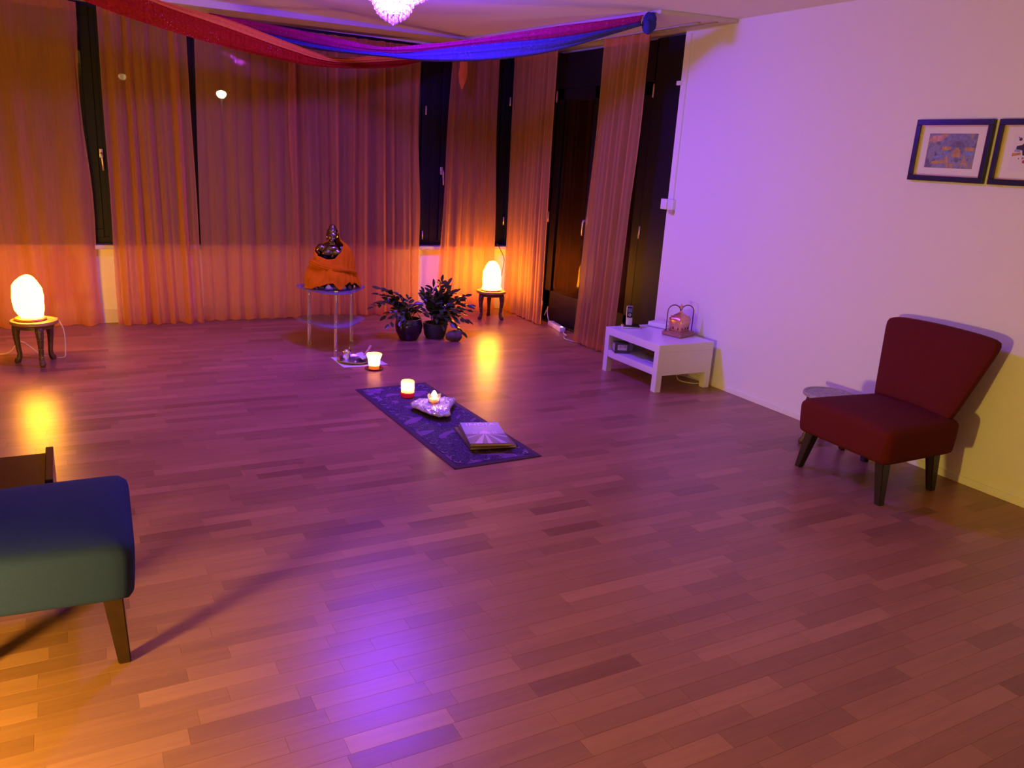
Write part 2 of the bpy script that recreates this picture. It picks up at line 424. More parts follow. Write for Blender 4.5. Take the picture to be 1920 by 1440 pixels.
struct('door_frame', bm, FRAME)

# outside, seen through the voile
bm = mb(); box(bm, (6, 24, -.35), (90, 33, .3)); struct('ground', bm, mat('night_asphalt', (.03, .03, .032), .8))
bm = mb(); box(bm, (-1.5, 13.2, 1.575), (4.2, .3, 1.65)); box(bm, (-1.5, 13.15, .70), (4.3, .5, .10)); box(bm, (-1.5, 13.3, .25), (4.0, .3, .9)); struct('wall_outside', bm, mat('grey_render', (.30, .27, .25), .8))
SL = emit('street_lamp_glass', (.9, 1, .72), 22)
for k, (loc, lab, s) in enumerate((((4.92, 29.4, 2.86), 'bright street lamp shining through the voile left of the statue', 1.0), ((1.98, 29.4, 3.12), 'faint street lamp glowing behind the curtain beside the window gap', .75))):
    t = thing('street_lamp', lab, 'street lamp', (loc[0], loc[1], -.2), 0)
    bm = mb(); lathe(bm, [(0, 0), (.09, 0), (.05, .3), (.04, loc[2]+.2), (0, loc[2]+.2)], 10); obj('pole', bm, FRAME, t, True)
    bm = mb(); lathe(bm, [(0, -.13*s), (.08*s, -.11*s), (.14*s, -.05*s), (.165*s, .02*s), (.13*s, .09*s), (0, .13*s)], 16, (0, 0, loc[2]+.3)); obj('lantern', bm, SL if s == 1 else emit('dim_lamp_glass', (.9, .85, .6), 1.1), t, True)
    bm = mb(); lathe(bm, [(.17, .02), (.14, .05), (0, .10)], 12, (0, 0, loc[2]+.41)); obj('lantern_cap', bm, FRAME, t, True)

# ------------------------------------------------------------------ curtains
def curtain(name, p0, p1, q0, q1, ztop, amp, waves, seed, label, mt=ORANGE, zb=.012):
    """p0-p1 top edge in plan, q0-q1 bottom edge; pleats run down the cloth"""
    rnd = random.Random(seed)
    ph = [(rnd.uniform(.35, 1.1)*waves, rnd.random()*6.28, rnd.uniform(.3, 1)) for _ in range(4)]
    tot = sum(a for _, _, a in ph)
    d = (Vector(p1)-Vector(p0)).normalized(); nrm = Vector((d.y, -d.x))
    ed = [rnd.uniform(-.012, .012) for _ in range(4)]
    def fn(u, v):
        z = zb+(ztop-zb)*v
        a = Vector(p0).lerp(Vector(p1), u); b = Vector(q0).lerp(Vector(q1), u)
        w = v**.8
        c = b.lerp(a, w)
        wu = u + .012*sin(3*v+seed)*sin(u*9)
        f = sum(A*sin(2*pi*F*wu+P+.5*sin(2.2*v+P)) for F, P, A in ph)/tot
        f = (.7*f+.5*(abs(sin(pi*ph[0][0]*1.3*wu+1+.4*sin(2*v)))-.5))*amp*(1.35-.35*v)
        c = c + nrm*f
        edge = (ed[0]*sin(5*v+seed)+ed[1]*sin(11*v))*(1 if u < .02 or u > .98 else 0)
        c = c + d*edge
        zz = z + (.006*sin(u*waves*5+seed) if v == 0 else 0)
        return Vector((c.x, c.y, zz))
    P0 = rnd.random()*6
    n = int(max(80, waves*20))
    bm = mb(); sheet(bm, fn, n, 14)
    t = obj(name, bm, mt, smooth=True)
    tag(t, label, 'curtain', 'orange voile curtains')
    # stitched hem at the foot and heading band at the top, a second layer of the same cloth
    for nm, v0, v1 in (('hem', 0, .016), ('heading_band', .975, 1)):
        bm = mb(); sheet(bm, lambda u, v: fn(u, v0+(v1-v0)*v)+Vector((nrm.x, nrm.y, 0))*.003, n, 1)
        obj(nm, bm, mt, t, smooth=True)
    return t
ZT, ZW = SZ-.013, 2.424
curtain('curtain', (-1.25, 7.17), (.195, 7.17), (-1.2, 7.22), (.225, 7.24), ZW, .048, 13, 1, 'leftmost orange sheer curtain, behind the salt lamp on its stool')
curtain('curtain', (.335, 7.17), (.95, 7.17), (.335, 7.19), (1.0, 7.165), ZW, .048, 7, 2, 'orange sheer curtain just right of the window handle gap')
curtain('curtain', (1.0, 7.17), (1.77, 7.17), (1.01, 7.225), (1.78, 7.215), ZW, .048, 9, 3, 'orange sheer curtain left of the robed statue')
curtain('curtain', (1.74, 7.17), (2.90, 7.17), (1.76, 7.21), (2.96, 7.20), ZW, .048, 13, 4, 'wide orange sheer curtain directly behind the robed statue')
curtain('curtain', (3.22, 7.17), (3.70, 7.17), (3.17, 7.22), (3.80, 7.20), ZW, .048, 7, 5, 'narrow orange sheer curtain behind the potted plants and corner lamp')
curtain('curtain', (3.93, 7.27), (3.92, 6.46), (3.94, 7.24), (3.90, 6.42), ZT, .030, 9, 6, 'orange sheer curtain lit yellow by the corner salt lamp')
curtain('curtain', (3.90, 5.70), (3.91, 5.16), (3.85, 5.735), (3.86, 5.20), ZT, .032, 7, 8, 'orange sheer curtain hanging beside the low white table')

# ------------------------------------------------------------------ salt lamps on carved stools
def make_stool(loc, label, rz=0, R=.150, h=.295, legs=3, top=TOPWOOD):
    t = thing('carved_stool', label, 'stool', loc, rz, 'round carved stools')
    bm = mb(); lathe(bm, [(0, h-.028), (R*.9, h-.028), (R, h-.018), (R, h-.006), (R*.97, h), (R*.86, h), (R*.85, h-.003), (0, h-.003)], 36); obj('stool_top', bm, top, t, 'auto')
    bm = mb(); lathe(bm, [(R*.74, h-.05), (R*.80, h-.05), (R*.80, h-.027), (R*.74, h-.027)], 30); obj('apron', bm, DARKWOOD, t, 'auto')
    for k in range(legs):
        a = 2*pi*k/legs
        prof = [(.74, h-.028, .021), (.80, h*.80, .020), (.83, h*.62, .016), (.79, h*.40, .0125), (.75, h*.22, .0115), (.78, h*.12, .013), (.86, h*.05, .016), (.90, .008, .013), (.90, 0, .009)]
        pts = [Vector((R*q*cos(a), R*q*sin(a), z)) for q, z, _ in prof]
        bm = mb(); tube(bm, pts, [r*1.3 for _, _, r in prof], 10); lg = obj('leg', bm, DARKWOOD, t, True)
        bm = mb()
        for q in range(1, 6):
            p = pts[q]; rr = prof[q][2]
            for s in (-1, 0, 1):
                dd = Vector((cos(a+s*.9), sin(a+s*.9), 0))
                bmesh.ops.create_icosphere(bm, subdivisions=1, radius=.0032, matrix=Matrix.Translation(p+dd*rr*1.3))
        obj('brass_dots', bm, BRASSDOT, lg, kind='stuff')
    return t
def salt_bm(w, h, seed, prof):
    """rough block of salt: prof gives half width and sideways shift at each height"""
    def at(z, k):
        for p, q in zip(prof, prof[1:]):
            if z <= q[0]: t_ = (z-p[0])/(q[0]-p[0]); return p[k]+(q[k]-p[k])*t_
        return prof[-1][k]
    def fn(u, v):
        a = 2*pi*u
        zz = min(1, max(0, v))
        r = at(zz, 1); x = at(zz, 2)
        f = 1+.13*noise.noise(Vector((cos(a)*1.1, sin(a)*1.1, zz*2.0+seed)))+.05*noise.noise(Vector((cos(a)*2.6, sin(a)*2.6, zz*6+seed)))
        return Vector((w*(r*f*cos(a)+x), w*r*f*sin(a)*.92, h*zz))
    bm = mb(); sheet(bm, fn, 40, 40, True)
    lo = [v for v in bm.verts if v.co.z < 1e-6]; hi = [v for v in bm.verts if v.co.z > h-1e-6]
    bmesh.ops.holes_fill(bm, edges=[e for e in bm.edges if e.is_boundary])
    bmesh.ops.smooth_vert(bm, verts=bm.verts, factor=.4, use_axis_x=True, use_axis_y=True, use_axis_z=True)
    return bm
def salt_lamp(loc, label, w, h, seed, lean):
    t = thing('salt_lamp', label, 'lamp', loc, 0, 'glowing salt lamps')
    bm = mb(); lathe(bm, [(0, 0), (w*1.0, 0), (w*1.08, .008), (w*1.02, .016), (0, .016)], 28); obj('wooden_base', bm, TOPWOOD, t, 'auto')
    obj('salt_rock', salt_bm(w, h, seed, lean), SALT, t, True, loc=(0, 0, .0165))
    return t
make_stool((-.22, 6.10, 0), 'round carved stool under the salt lamp on the left', rz=radians(-90+14), h=.295, R=.142)
make_stool((3.585, 6.86, 0), 'round carved stool in the far corner under the right salt lamp', rz=radians(190), h=.275, R=.143)
make_stool((3.86, 3.04, 0), 'small round stool half hidden behind the dark red chair', rz=radians(160), h=.31, R=.150, legs=3, top=mat('pale_inlaid_top', (.33, .29, .28), .5, var=.35, scale=90))
salt_lamp((-.24, 6.12, .2925), 'jagged glowing salt lamp on the stool at the left', .088, .285, 3.0,
          [(0, .72, .12), (.06, .86, .08), (.2, 1.0, .03), (.45, 1.03, -.04), (.68, .98, -.10), (.76, .90, -.14), (.86, .70, -.10), (.94, .46, -.02), (.985, .25, .03), (1, .05, .03)])
salt_lamp((3.585, 6.86, .2725), 'smooth dome shaped salt lamp glowing in the far corner', .088, .272, 9.0,
          [(0, 1.10, 0), (.05, 1.10, 0), (.09, 1.0, 0), (.4, 1.0, 0), (.62, .95, .02), (.76, .82, .03), (.86, .66, .03), (.95, .46, .02), (.99, .3, .02), (1, .05, .02)])
CORD = mat('pale_cord', (.62, .50, .42), .5)
bm = mb(); tube(bm, bez([(-.09, 6.2, .285), (-.055, 6.2, .20), (-.055, 6.19, .06), (-.075, 6.19, .006), (-.2, 6.3, .006), (-.32, 6.33, .10), (-.40, 6.35, .02), (-.55, 6.4, .006), (-.8, 6.5, .006)], 8), .004, 6)
tag(obj('lamp_cord', bm, CORD, smooth=True), 'thin pale cord trailing from the left salt lamp', 'cord')
bm = mb(); tube(bm, bez([(3.69, 6.90, .285), (3.74, 6.98, .33), (3.80, 7.06, .42), (3.835, 7.10, .55), (3.845, 7.262, .665), (3.845, 7.29, .66)], 8), .004, 6)
tag(obj('lamp_cord', bm, mat('dark_cord', (.10, .05, .03), .5), smooth=True), 'dark cord rising from the corner salt lamp to the sill', 'cord')

# ------------------------------------------------------------------ silk scarves slung under the ceiling
def ribbon(name, up_, lo_, m, label, seed, bulge=.04, nrm=(0, 0), group=None, parent=None, n=8):
    U, L = bez(up_, n), bez(lo_, n)
    N = 60
    def at(P, u):
        f = u*(len(P)-1); i = min(int(f), len(P)-2); return P[i].lerp(P[i+1], f-i)
    def fn(u, v):
        a = at(L, u); b = at(U, u); c = a.lerp(b, v)
        o = Vector((nrm[0], nrm[1], 0))
        return c + o*(bulge*sin(pi*v)+.010*sin(v*13+u*7+seed)+.006*sin(v*31+u*5))
    bm = mb(); sheet(bm, fn, N, 14)
    o = obj(name, bm, m, parent, smooth=True)
    mod(o, 'SOLIDIFY', thickness=.0015)
    if not parent: tag(o, label, 'scarf', group)
    return o
REDSILK = sheer('red_silk', (.46, .035, .010), (1, .25, .10), .80, .25, True)
ORSILK = sheer('orange_silk', (.95, .42, .06), (1, .5, .2), .75, .1)
BLUESILK = sheer('blue_silk', (.13, .12, .52), (.3, .3, 1), .80, .2, True)
MAGSILK = sheer('magenta_silk', (.62, .035, .28), (1, .2, .6), .78, .2, True)
nA = (.363, -.932); nB = (-.703, -.711)
A_fold = [(-.25, 5.55, 2.50), (.557, 5.842, 2.318), (1.041, 6.03, 2.244), (1.527, 6.219, 2.164), (1.879, 6.356, 2.135), (2.344, 6.537, 2.20), (2.774, 6.704, 2.29), (3.195, 6.866, 2.470)]
A_low = [(-.30, 5.53, 2.40), (.278, 5.733, 2.229), (.905, 5.977, 2.132), (1.274, 6.121, 2.101), (1.73, 6.29, 2.085), (2.344, 6.537, 2.150), (2.74, 6.69, 2.255), (3.203, 6.871, 2.44)]
A_up = [(-.2, 5.56, 2.505), (.615, 5.864, 2.345), (1.09, 6.049, 2.300), (1.561, 6.232, 2.216), (1.916, 6.37, 2.172), (2.301, 6.52, 2.240), (2.774, 6.704, 2.335), (3.195, 6.866, 2.480)]
red = ribbon('silk_scarf', A_fold, A_low, REDSILK, 'red silk scarf with orange edge swagged below the ceiling', 1, .03, nA, 'silk scarves under the ceiling')
fo = [Vector(p)+Vector((nA[0], nA[1], 0))*.004 for p in A_fold]; uo = [Vector(p)+Vector((nA[0], nA[1], 0))*-.05 for p in A_up]
ribbon('orange_edge', uo, fo, ORSILK, '', 4, .01, nA, parent=red)
bm = mb()
lathe(bm, [(0, .03), (.022, .02), (.03, 0), (.018, -.025), (.012, -.04), (.022, -.09), (.034, -.16), (.036, -.24), (.024, -.31), (.006, -.36)], 14, (3.178, 6.84, 2.44), lambda a, z: 1+.25*sin(3*a+z*20))
tl = obj('scarf_tail', bm, ORSILK, red, True); tl['label'] = 'orange knotted tail of the scarf'
B_up = [(1.10, 6.99, 2.445), (1.584, 6.522, 2.352), (1.909, 6.201, 2.281), (2.148, 5.964, 2.236), (2.375, 5.741, 2.264), (2.594, 5.524, 2.300), (3.036, 5.088, 2.398), (3.294, 4.833, 2.446), (3.462, 4.668, 2.480)]
B_mid = [(1.10, 6.99, 2.40), (1.583, 6.523, 2.279), (1.909, 6.201, 2.216), (2.116, 5.997, 2.203), (2.274, 5.841, 2.205), (2.632, 5.487, 2.265), (3.04, 5.084, 2.326), (3.294, 4.833, 2.385), (3.452, 4.677, 2.435)]
B_low = [(1.10, 6.99, 2.34), (1.582, 6.524, 2.235), (1.8, 6.309, 2.198), (2.149, 5.964, 2.170), (2.421, 5.695, 2.151), (2.753, 5.367, 2.175), (3.045, 5.079, 2.241), (3.3, 4.827, 2.347), (3.46, 4.669, 2.415)]
blue = ribbon('silk_scarf', B_mid, B_low, BLUESILK, 'blue silk scarf with magenta upper edge knotted near the white wall', 2, .05, nB, 'silk scarves under the ceiling')
ribbon('magenta_edge', B_up, [Vector(p)+Vector((nB[0], nB[1], 0))*.004 for p in B_mid], MAGSILK, '', 5, .03, nB, parent=blue)
bm = mb(); bmesh.ops.create_icosphere(bm, subdivisions=4, radius=1)
for v in bm.verts:
    f = 1+.28*noise.noise(v.co*1.1+Vector((3.3, 1.7, .4)))+.14*noise.noise(v.co*2.7+Vector((.3, 5.1, 2.2)))
    v.co = Vector((v.co.x*.048*f, v.co.y*.05*f, v.co.z*.062*f))
obj('scarf_knot', bm, mat('navy_silk', (.03, .03, .24), .7, spec=.15), blue, True, loc=(3.49, 4.638, 2.430))

# ------------------------------------------------------------------ chandelier
CH = thing('crystal_chandelier', 'small crystal chandelier glowing violet at the ceiling', 'chandelier', (1.845, 5.0, 2.252))
top = ZC-2.252
CRY = pane_glass('cut_crystal', (.95, .93, .98), .05, 1.7)
nt = CRY.node_tree; o_ = nt.nodes['Material Output']; prev = o_.inputs[0].links[0].from_socket
t_ = nt.nodes.new('ShaderNodeBsdfTranslucent'); t_.inputs[0].default_value = (.9, .9, .9, 1); x_ = nt.nodes.new('ShaderNodeMixShader'); x_.inputs[0].default_value = .22
nt.links.new(prev, x_.inputs[1]); nt.links.new(t_.outputs[0], x_.inputs[2]); nt.links.new(x_.outputs[0], o_.inputs[0])
bm = mb(); lathe(bm, [(0, top), (.10, top), (.10, top-.012), (.05, top-.025), (0, top-.025)], 28); obj('canopy', bm, CHROME, CH, 'auto')
bm = mb()
for r, z in ((.240, top-.035), (.160, .165), (.104, .112), (.06, .070)):
    tube(bm, [(r*cos(2*pi*k/32), r*sin(2*pi*k/32), z) for k in range(33)], .003, 6, False)
for k in range(8):
    a = 2*pi*k/8; tube(bm, [(.05*cos(a), .05*sin(a), top-.02), (.240*cos(a), .240*sin(a), top-.035), (.160*cos(a), .160*sin(a), .165), (.104*cos(a), .104*sin(a), .112), (.06*cos(a), .06*sin(a), .070)], .0025, 5)
obj('wire_basket', bm, CHROME, CH, True)
bm = mb(); lathe(bm, [(0, .066), (.035, .072), (.066, .095), (.088, .13), (.125, .160), (.190, .190), (.195, .215), (0, .225)], 24); obj('frosted_bulb', bm, CHGLOW, CH, True)
bm = mb(); lathe(bm, [(0, -.022), (.006, -.020), (.010, -.011), (.008, .0), (.004, .010), (.0015, .016), (0, .018)], 8); drop = bpy.data.meshes.new('crystal'); bmesh.ops.recalc_face_normals(bm, faces=bm.faces); bm.to_mesh(drop); bm.free(); drop.materials.append(CRY)
for r, z, n in ((.240, .205, 34), (.215, .185, 30), (.180, .165, 28), (.142, .148, 24), (.116, .120, 20), (.104, .094, 18), (.090, .072, 15), (.070, .054, 12), (.048, .040, 8), (.024, .028, 5), (0, .014, 1)):
    for k in range(n):
        a = 2*pi*(k+.5*(n % 2))/n; obj('crystal', drop, CRY, CH, loc=(r*cos(a), r*sin(a), z), rot=(0, 0, a))

# ------------------------------------------------------------------ slipper chairs
def make_chair(loc, rz, label, cloth, wood, group):
    """front of the chair is local +X"""
    t = thing('slipper_chair', label, 'chair', loc, rz, group)
    # seat: box cushion with domed top and rounded front
    bm = mb()
    def seat(u, v):
        pass
    NX, NY, NZ = 22, 22, 8
    xs0, xs1, w0, w1 = -.285, .275, .265, .298
    bm = mb(); bmesh.ops.create_cube(bm, size=2)
    bmesh.ops.subdivide_edges(bm, edges=bm.edges, cuts=15, use_grid_fill=True)
    for v in bm.verts:
        x, yy, z = v.co
        # corners rounded: tightly round the plan, softly over the top edges
        k = max(abs(x), abs(yy)); q = (abs(x)**18+abs(yy)**18)**(1/18)
        if q > 1e-6: x, yy = x*k/q, yy*k/q
        pz = 8 if z > 0 else 22
        k = max(abs(x), abs(yy)); kk = max(k, abs(z)); q = (k**pz+abs(z)**pz)**(1/pz)
        if q > 1e-6: x, yy, z = x*kk/q, yy*kk/q, z*kk/q
        X = xs0+(xs1-xs0)*(x+1)/2
        wv = w0+(w1-w0)*(x+1)/2
        Zb = .207; Zt = .393+.018*(1-yy*yy)*(1-.5*x*x)
        Z = Zb+(Zt-Zb)*(z+1)/2
        inset = 1-.035*(1-(z+1)/2)**2
        v.co = Vector((X*(1 if x < 0 else inset), yy*wv*inset, Z))
    bmesh.ops.smooth_vert(bm, verts=bm.verts, factor=.5, use_axis_x=True, use_axis_y=True, use_axis_z=True)
    st = obj('seat', bm, cloth, t, True)
    # backrest: flared panel, wider at its top, leaning back
    bm = mb(); bmesh.ops.create_cube(bm, size=2)
    bmesh.ops.subdivide_edges(bm, edges=bm.edges, cuts=15, use_grid_fill=True)
    for v in bm.verts:
        x, yy, z = v.co; p = 13
        q = (abs(yy)**p+abs(z)**p)**(1/p); m_ = max(abs(yy), abs(z))
        k = m_/q if q > 1e-6 else 1
        yy, z = yy*k, z*k
        s = (z+1)/2
        hw = .225+.108*s
        edge = max(abs(yy), abs(z))
        th = .042*(1-.55*(max(0, edge-.6)/.4)**2)
        zz = .365+.455*s - .014*(yy*yy)*s
        xc = -.225-.125*s-.012*(1-yy*yy)*0
        v.co = Vector((xc+x*th, yy*hw, zz))
    bmesh.ops.smooth_vert(bm, verts=bm.verts, factor=.5, use_axis_x=True, use_axis_y=True, use_axis_z=True)
    obj('backrest', bm, cloth, t, True)
    bm = mb(); box(bm, (-.265, 0, .37), (.05, .36, .10), .01); obj('back_support', bm, cloth, t)
    bm = mb(); box(bm, (0, 0, .212), (.44, .42, .03), .006); obj('seat_rail', bm, wood, t)
    for sx, sy in ((1, 1), (1, -1), (-1, 1), (-1, -1)):
        bm = mb()
        fx, fy = (.225 if sx > 0 else -.215), (.265 if sx > 0 else .212)
        tx, ty = (.205 if sx > 0 else -.195), (.225 if sx > 0 else .195)
        a, b = .017, .027
        lo = [bm.verts.new((fx*1+p*a, sy*fy+q*a, 0)) for p, q in ((-1, -1), (1, -1), (1, 1), (-1, 1))]
        hi = [bm.verts.new((tx*1+p*b, sy*ty+q*b, .215)) for p, q in ((-1, -1), (1, -1), (1, 1), (-1, 1))]
        bm.faces.new(lo[::-1]); bm.faces.new(hi)
        for i in range(4): bm.faces.new((lo[i], lo[(i+1) % 4], hi[(i+1) % 4], hi[i]))
        bmesh.ops.bevel(bm, geom=list(bm.edges), offset=.003, segments=2, affect='EDGES')
        obj('leg', bm, wood, t)
    return t
make_chair((3.628, 2.533, 0), pi-radians(3), 'dark red upholstered slipper chair by the white wall', REDCLOTH, BLACKWOOD, 'slipper chairs')
make_chair((-.155, 2.628, 0), radians(-2), 'teal blue upholstered slipper chair cut off by the left edge', TEAL, BROWNWOOD, 'slipper chairs')

# dark side table behind the teal chair
GLOSSY = mat('dark_gloss_wood', (.035, .014, .009), .18, coat=.4)
T = thing('side_table', 'dark glossy side table with raised side boards behind the teal chair', 'table', (-.36, 3.18, 0))
bm = mb(); box(bm, (0, 0, .325), (.47, .32, .018), .002); obj('tabletop', bm, GLOSSY, T)
for s in (-1, 1):
    bm = mb(); box(bm, (s*.247, 0, .1775), (.026, .34, .355), .004); obj('side_board', bm, GLOSSY, T)
bm = mb(); box(bm, (0, 0, .14), (.47, .32, .016), .002); obj('shelf', bm, GLOSSY, T)
bm = mb(); box(bm, (0, -.162, .325), (.468, .006, .010), .001); obj('metal_edge', bm, STEEL, T)

# ------------------------------------------------------------------ low white table and its things
WT = thing('coffee_table', 'low white lacquered table with shelf beside the wall', 'table', (3.788, 4.547, 0))
LX, LY = .248, .322
bm = mb(); box(bm, (0, 0, .3125), (2*LX, 2*LY, .055), .002); obj('tabletop', bm, LACQUER, WT)
bm = mb(); box(bm, (0, 0, .1425), (2*LX-.004, 2*LY-.1, .05), .002); obj('shelf', bm, LACQUER, WT)
for s in (-1, 1):
    bm = mb(); box(bm, (0, s*(LY-.025), .2015), (2*LX-.1, .048, .167), .001); obj('side_panel', bm, LACQUER, WT)
    for q in (-1, 1):
        bm = mb(); box(bm, (q*(LX-.025), s*(LY-.025), .1425), (.05, .05, .285), .002); obj('leg', bm, LACQUER, WT)
bm = mb(); box(bm, (LX-.01, 0, .226), (.016, 2*LY-.1, .117), .001); obj('back_panel', bm, LACQUER, WT)
# phone
BLKP = mat('black_gloss_plastic', (.012, .012, .018), .2); SILV = mat('silver_plastic', (.66, .64, .68), .35, .4)
PH = thing('cordless_phone', 'black and silver cordless phone standing in its charging base', 'phone', (3.715, 4.795, .3405), radians(-30))
bm = mb(); box(bm, (0, 0, .006), (.135, .115, .010), .004); obj('charging_base', bm, SILV, PH, 'auto')
bm = mb(); box(bm, (0, 0, .016), (.125, .105, .014), .004); obj('base_cover', bm, BLKP, PH, 'auto')
Mh = Matrix.Rotation(radians(-14), 3, 'X')
bm = mb(); box(bm, (-.02, -.012, .09), (.047, .024, .150), .009, 3, Mh); hs = obj('handset', bm, SILV, PH, 'auto')
bm = mb(); box(bm, (-.02, -.022, .120), (.043, .008, .085), .004, 2, Mh); obj('handset_face', bm, BLKP, PH, 'auto')
bm = mb(); box(bm, (-.02, -.030, .134), (.030, .003, .030), .001, 1, Mh); obj('screen', bm, mat('phone_screen', (.10, .12, .20), .15), hs)
bm = mb(); lathe(bm, [(.006, 0), (.010, 0), (.010, .003), (.006, .003)], 16); obj('navigation_ring', bm, SILV, hs, loc=(-.02, -.032, .10), rot=(pi/2-.24, 0, 0))
# white box
WB = thing('router_box', 'flat white box behind the phone on the low table', 'box', (3.975, 4.755, .3405), radians(18))
bm = mb(); box(bm, (0, 0, .020), (.125, .165, .036), .006); obj('body', bm, WHITEP, WB, 'auto')
bm = mb(); box(bm, (0, 0, .002), (.131, .171, .003), .001); obj('foot_plate', bm, mat('grey_plastic', (.25, .24, .27), .5), WB)
# copper model with arches
COP = mat('rose_copper', (.80, .42, .26), .28, .85, var=.15, scale=40); PINKW = mat('rosewood_plinth', (.36, .17, .15), .35, .3)
GM = thing('copper_ornament', 'copper temple shaped ornament under two wire arches on the low table', 'ornament', (3.91, 4.475, .3405), radians(17))
bm = mb(); box(bm, (0, 0, .014), (.19, .165, .026), .004); box(bm, (0, 0, .030), (.176, .150, .010), .003); obj('plinth', bm, PINKW, GM, 'auto')
bm = mb(); box(bm, (0, 0, .078), (.118, .098, .088), .004)
ob_ = obj('temple_body', bm, COP, GM, 'auto')
bm = mb(); box(bm, (0, 0, .099), (.126, .106, .046), .004); obj('upper_storey', bm, COP, GM, 'auto')
bm = mb()
def hip(u, v):
    a = 2*pi*u; k = 1-.93*v**1.6
    c, s = cos(a), sin(a); q = max(abs(c), abs(s)); q2 = q**(1-v*.6) 
    return Vector((.064*c/q2*k, .054*s/q2*k, .122+.052*v))
sheet(bm, hip, 32, 8, True); obj('hipped_roof', bm, COP, GM, True)
bm = mb(); lathe(bm, [(.012, .168), (.010, .18), (.004, .188), (.004, .196), (.014, .204), (.015, .212), (.009, .222), (.003, .228), (0, .238)], 14); obj('roof_finial', bm, COP, GM, True)
for sx in (-1, 1):
    for sy in (-1, 1):
        bm = mb(); lathe(bm, [(.007, .118), (.007, .130), (.003, .134), (.005, .142), (0, .152)], 10, (sx*.053, sy*.043, 0)); obj('corner_finial', bm, COP, GM, True)
DK = mat('dark_opening', (.01, .006, .005), .6)
for x in (-.034, .006, .040):
    bm = mb(); lathe(bm, [(0, -.008), (.005, -.004), (.004, .006), (0, .014)], 8); obj('keyhole_window', bm, DK, GM, loc=(x, -.0492, .056))
for yq in (-.03, .012):
    bm = mb(); lathe(bm, [(0, -.008), (.005, -.004), (.004, .006), (0, .014)], 8); obj('keyhole_window', bm, DK, GM, loc=(-.0592, yq, .056))
ARC = mat('dark_copper_wire', (.20, .09, .08), .3, .8)
for s in (-1, 1):
    pts = []
    for k in range(17):
        a = pi*k/16; pts.append((s*(.045+.040*cos(a)), s*-.055*(.5+.5*cos(a)), .178+.046*sin(a)))
    pts = [(s*.085, -s*.055, .03)]+pts+[(s*.005, 0, .15)]
    bm = mb(); tube(bm, pts, .004, 8); obj('wire_arch', bm, ARC, GM, True)
# in the shelf
CB = thing('carton_box', 'small dark carton with a white label at the shelf opening', 'box', (3.60, 4.74, .168), radians(-25))
bm = mb(); box(bm, (0, 0, .038), (.11, .10, .074), .002); obj('carton', bm, mat('dark_print_card', (.075, .068, .072), .4), CB)
bm = mb(); box(bm, (0, -.0507, .045), (.07, .0015, .04), 0); lb = obj('label_sticker', bm, mat('label_paper', (.70, .68, .66), .6), CB)
bm = mb()
for k in range(9): box(bm, (-.026+k*.0066, -.0518, .052), (random.choice((.0015, .003)), .0008, .018))
obj('barcode_lines', bm, BLKP, lb)
bm = mb(); box(bm, (-.0557, 0, .042), (.0015, .09, .05), 0); obj('front_print', bm, mat('silver_print', (.5, .44, .52), .3, .5), CB)
TB = thing('white_bottle', 'small white bottle with ring handle standing behind the carton', 'bottle', (3.70, 4.765, .168))
bm = mb(); lathe(bm, [(0, 0), (.028, 0), (.030, .01), (.028, .045), (.014, .068), (.010, .078), (.012, .084), (0, .086)], 18); obj('bottle_body', bm, WHITEP, TB, True)
bm = mb(); tube(bm, [(.013*cos(2*pi*k/16), 0, .094+.011*sin(2*pi*k/16)) for k in range(17)], .0022, 6, False); obj('ring_handle', bm, STEEL, TB, True)
bm = mb(); bmesh.ops.create_icosphere(bm, subdivisions=4, radius=1)
for v in bm.verts:
    f = 1+.3*noise.noise(v.co*2.4); v.co = Vector((v.co.x*.07*f, v.co.y*.10*f, max(-.0375, v.co.z*.045*f)))
tag(obj('brown_pouch', bm, mat('brown_cloth', (.13, .065, .04), .8, var=.4, scale=40), smooth=True, loc=(3.79, 4.58, .206)), 'crumpled brown pouch lying deep in the table shelf', 'pouch')
for k in range(3):
    bm = mb(); box(bm, (0, 0, .0015), (.21, .148, .003), .0005)
    tag(obj('paper_sheet', bm, mat('print_paper_%d' % k, ((.42, .40, .62), (.55, .52, .70), (.30, .28, .50))[k], .5), loc=(3.70+.02*k, 4.40+.012*k, .1685+.0034*k), rot=(0, 0, .25-.22*k)), ('blue printed leaflet lowest in the pile on the table shelf', 'pale printed leaflet in the middle of the shelf pile', 'dark blue leaflet on top of the shelf pile')[k], 'leaflet', 'leaflets on the white table shelf')
bm = mb(); tube(bm, bez([(3.98, 4.6, .12), (3.98, 4.52, .02), (3.93, 4.42, .006), (3.99, 4.32, .006), (4.07, 4.34, .006), (4.06, 4.5, .006), (4.0, 4.62, .006)], 8), .004, 6)
tag(obj('white_cable', bm, WHITEP, smooth=True), 'white cable coiled on the floor under the low table', 'cable')

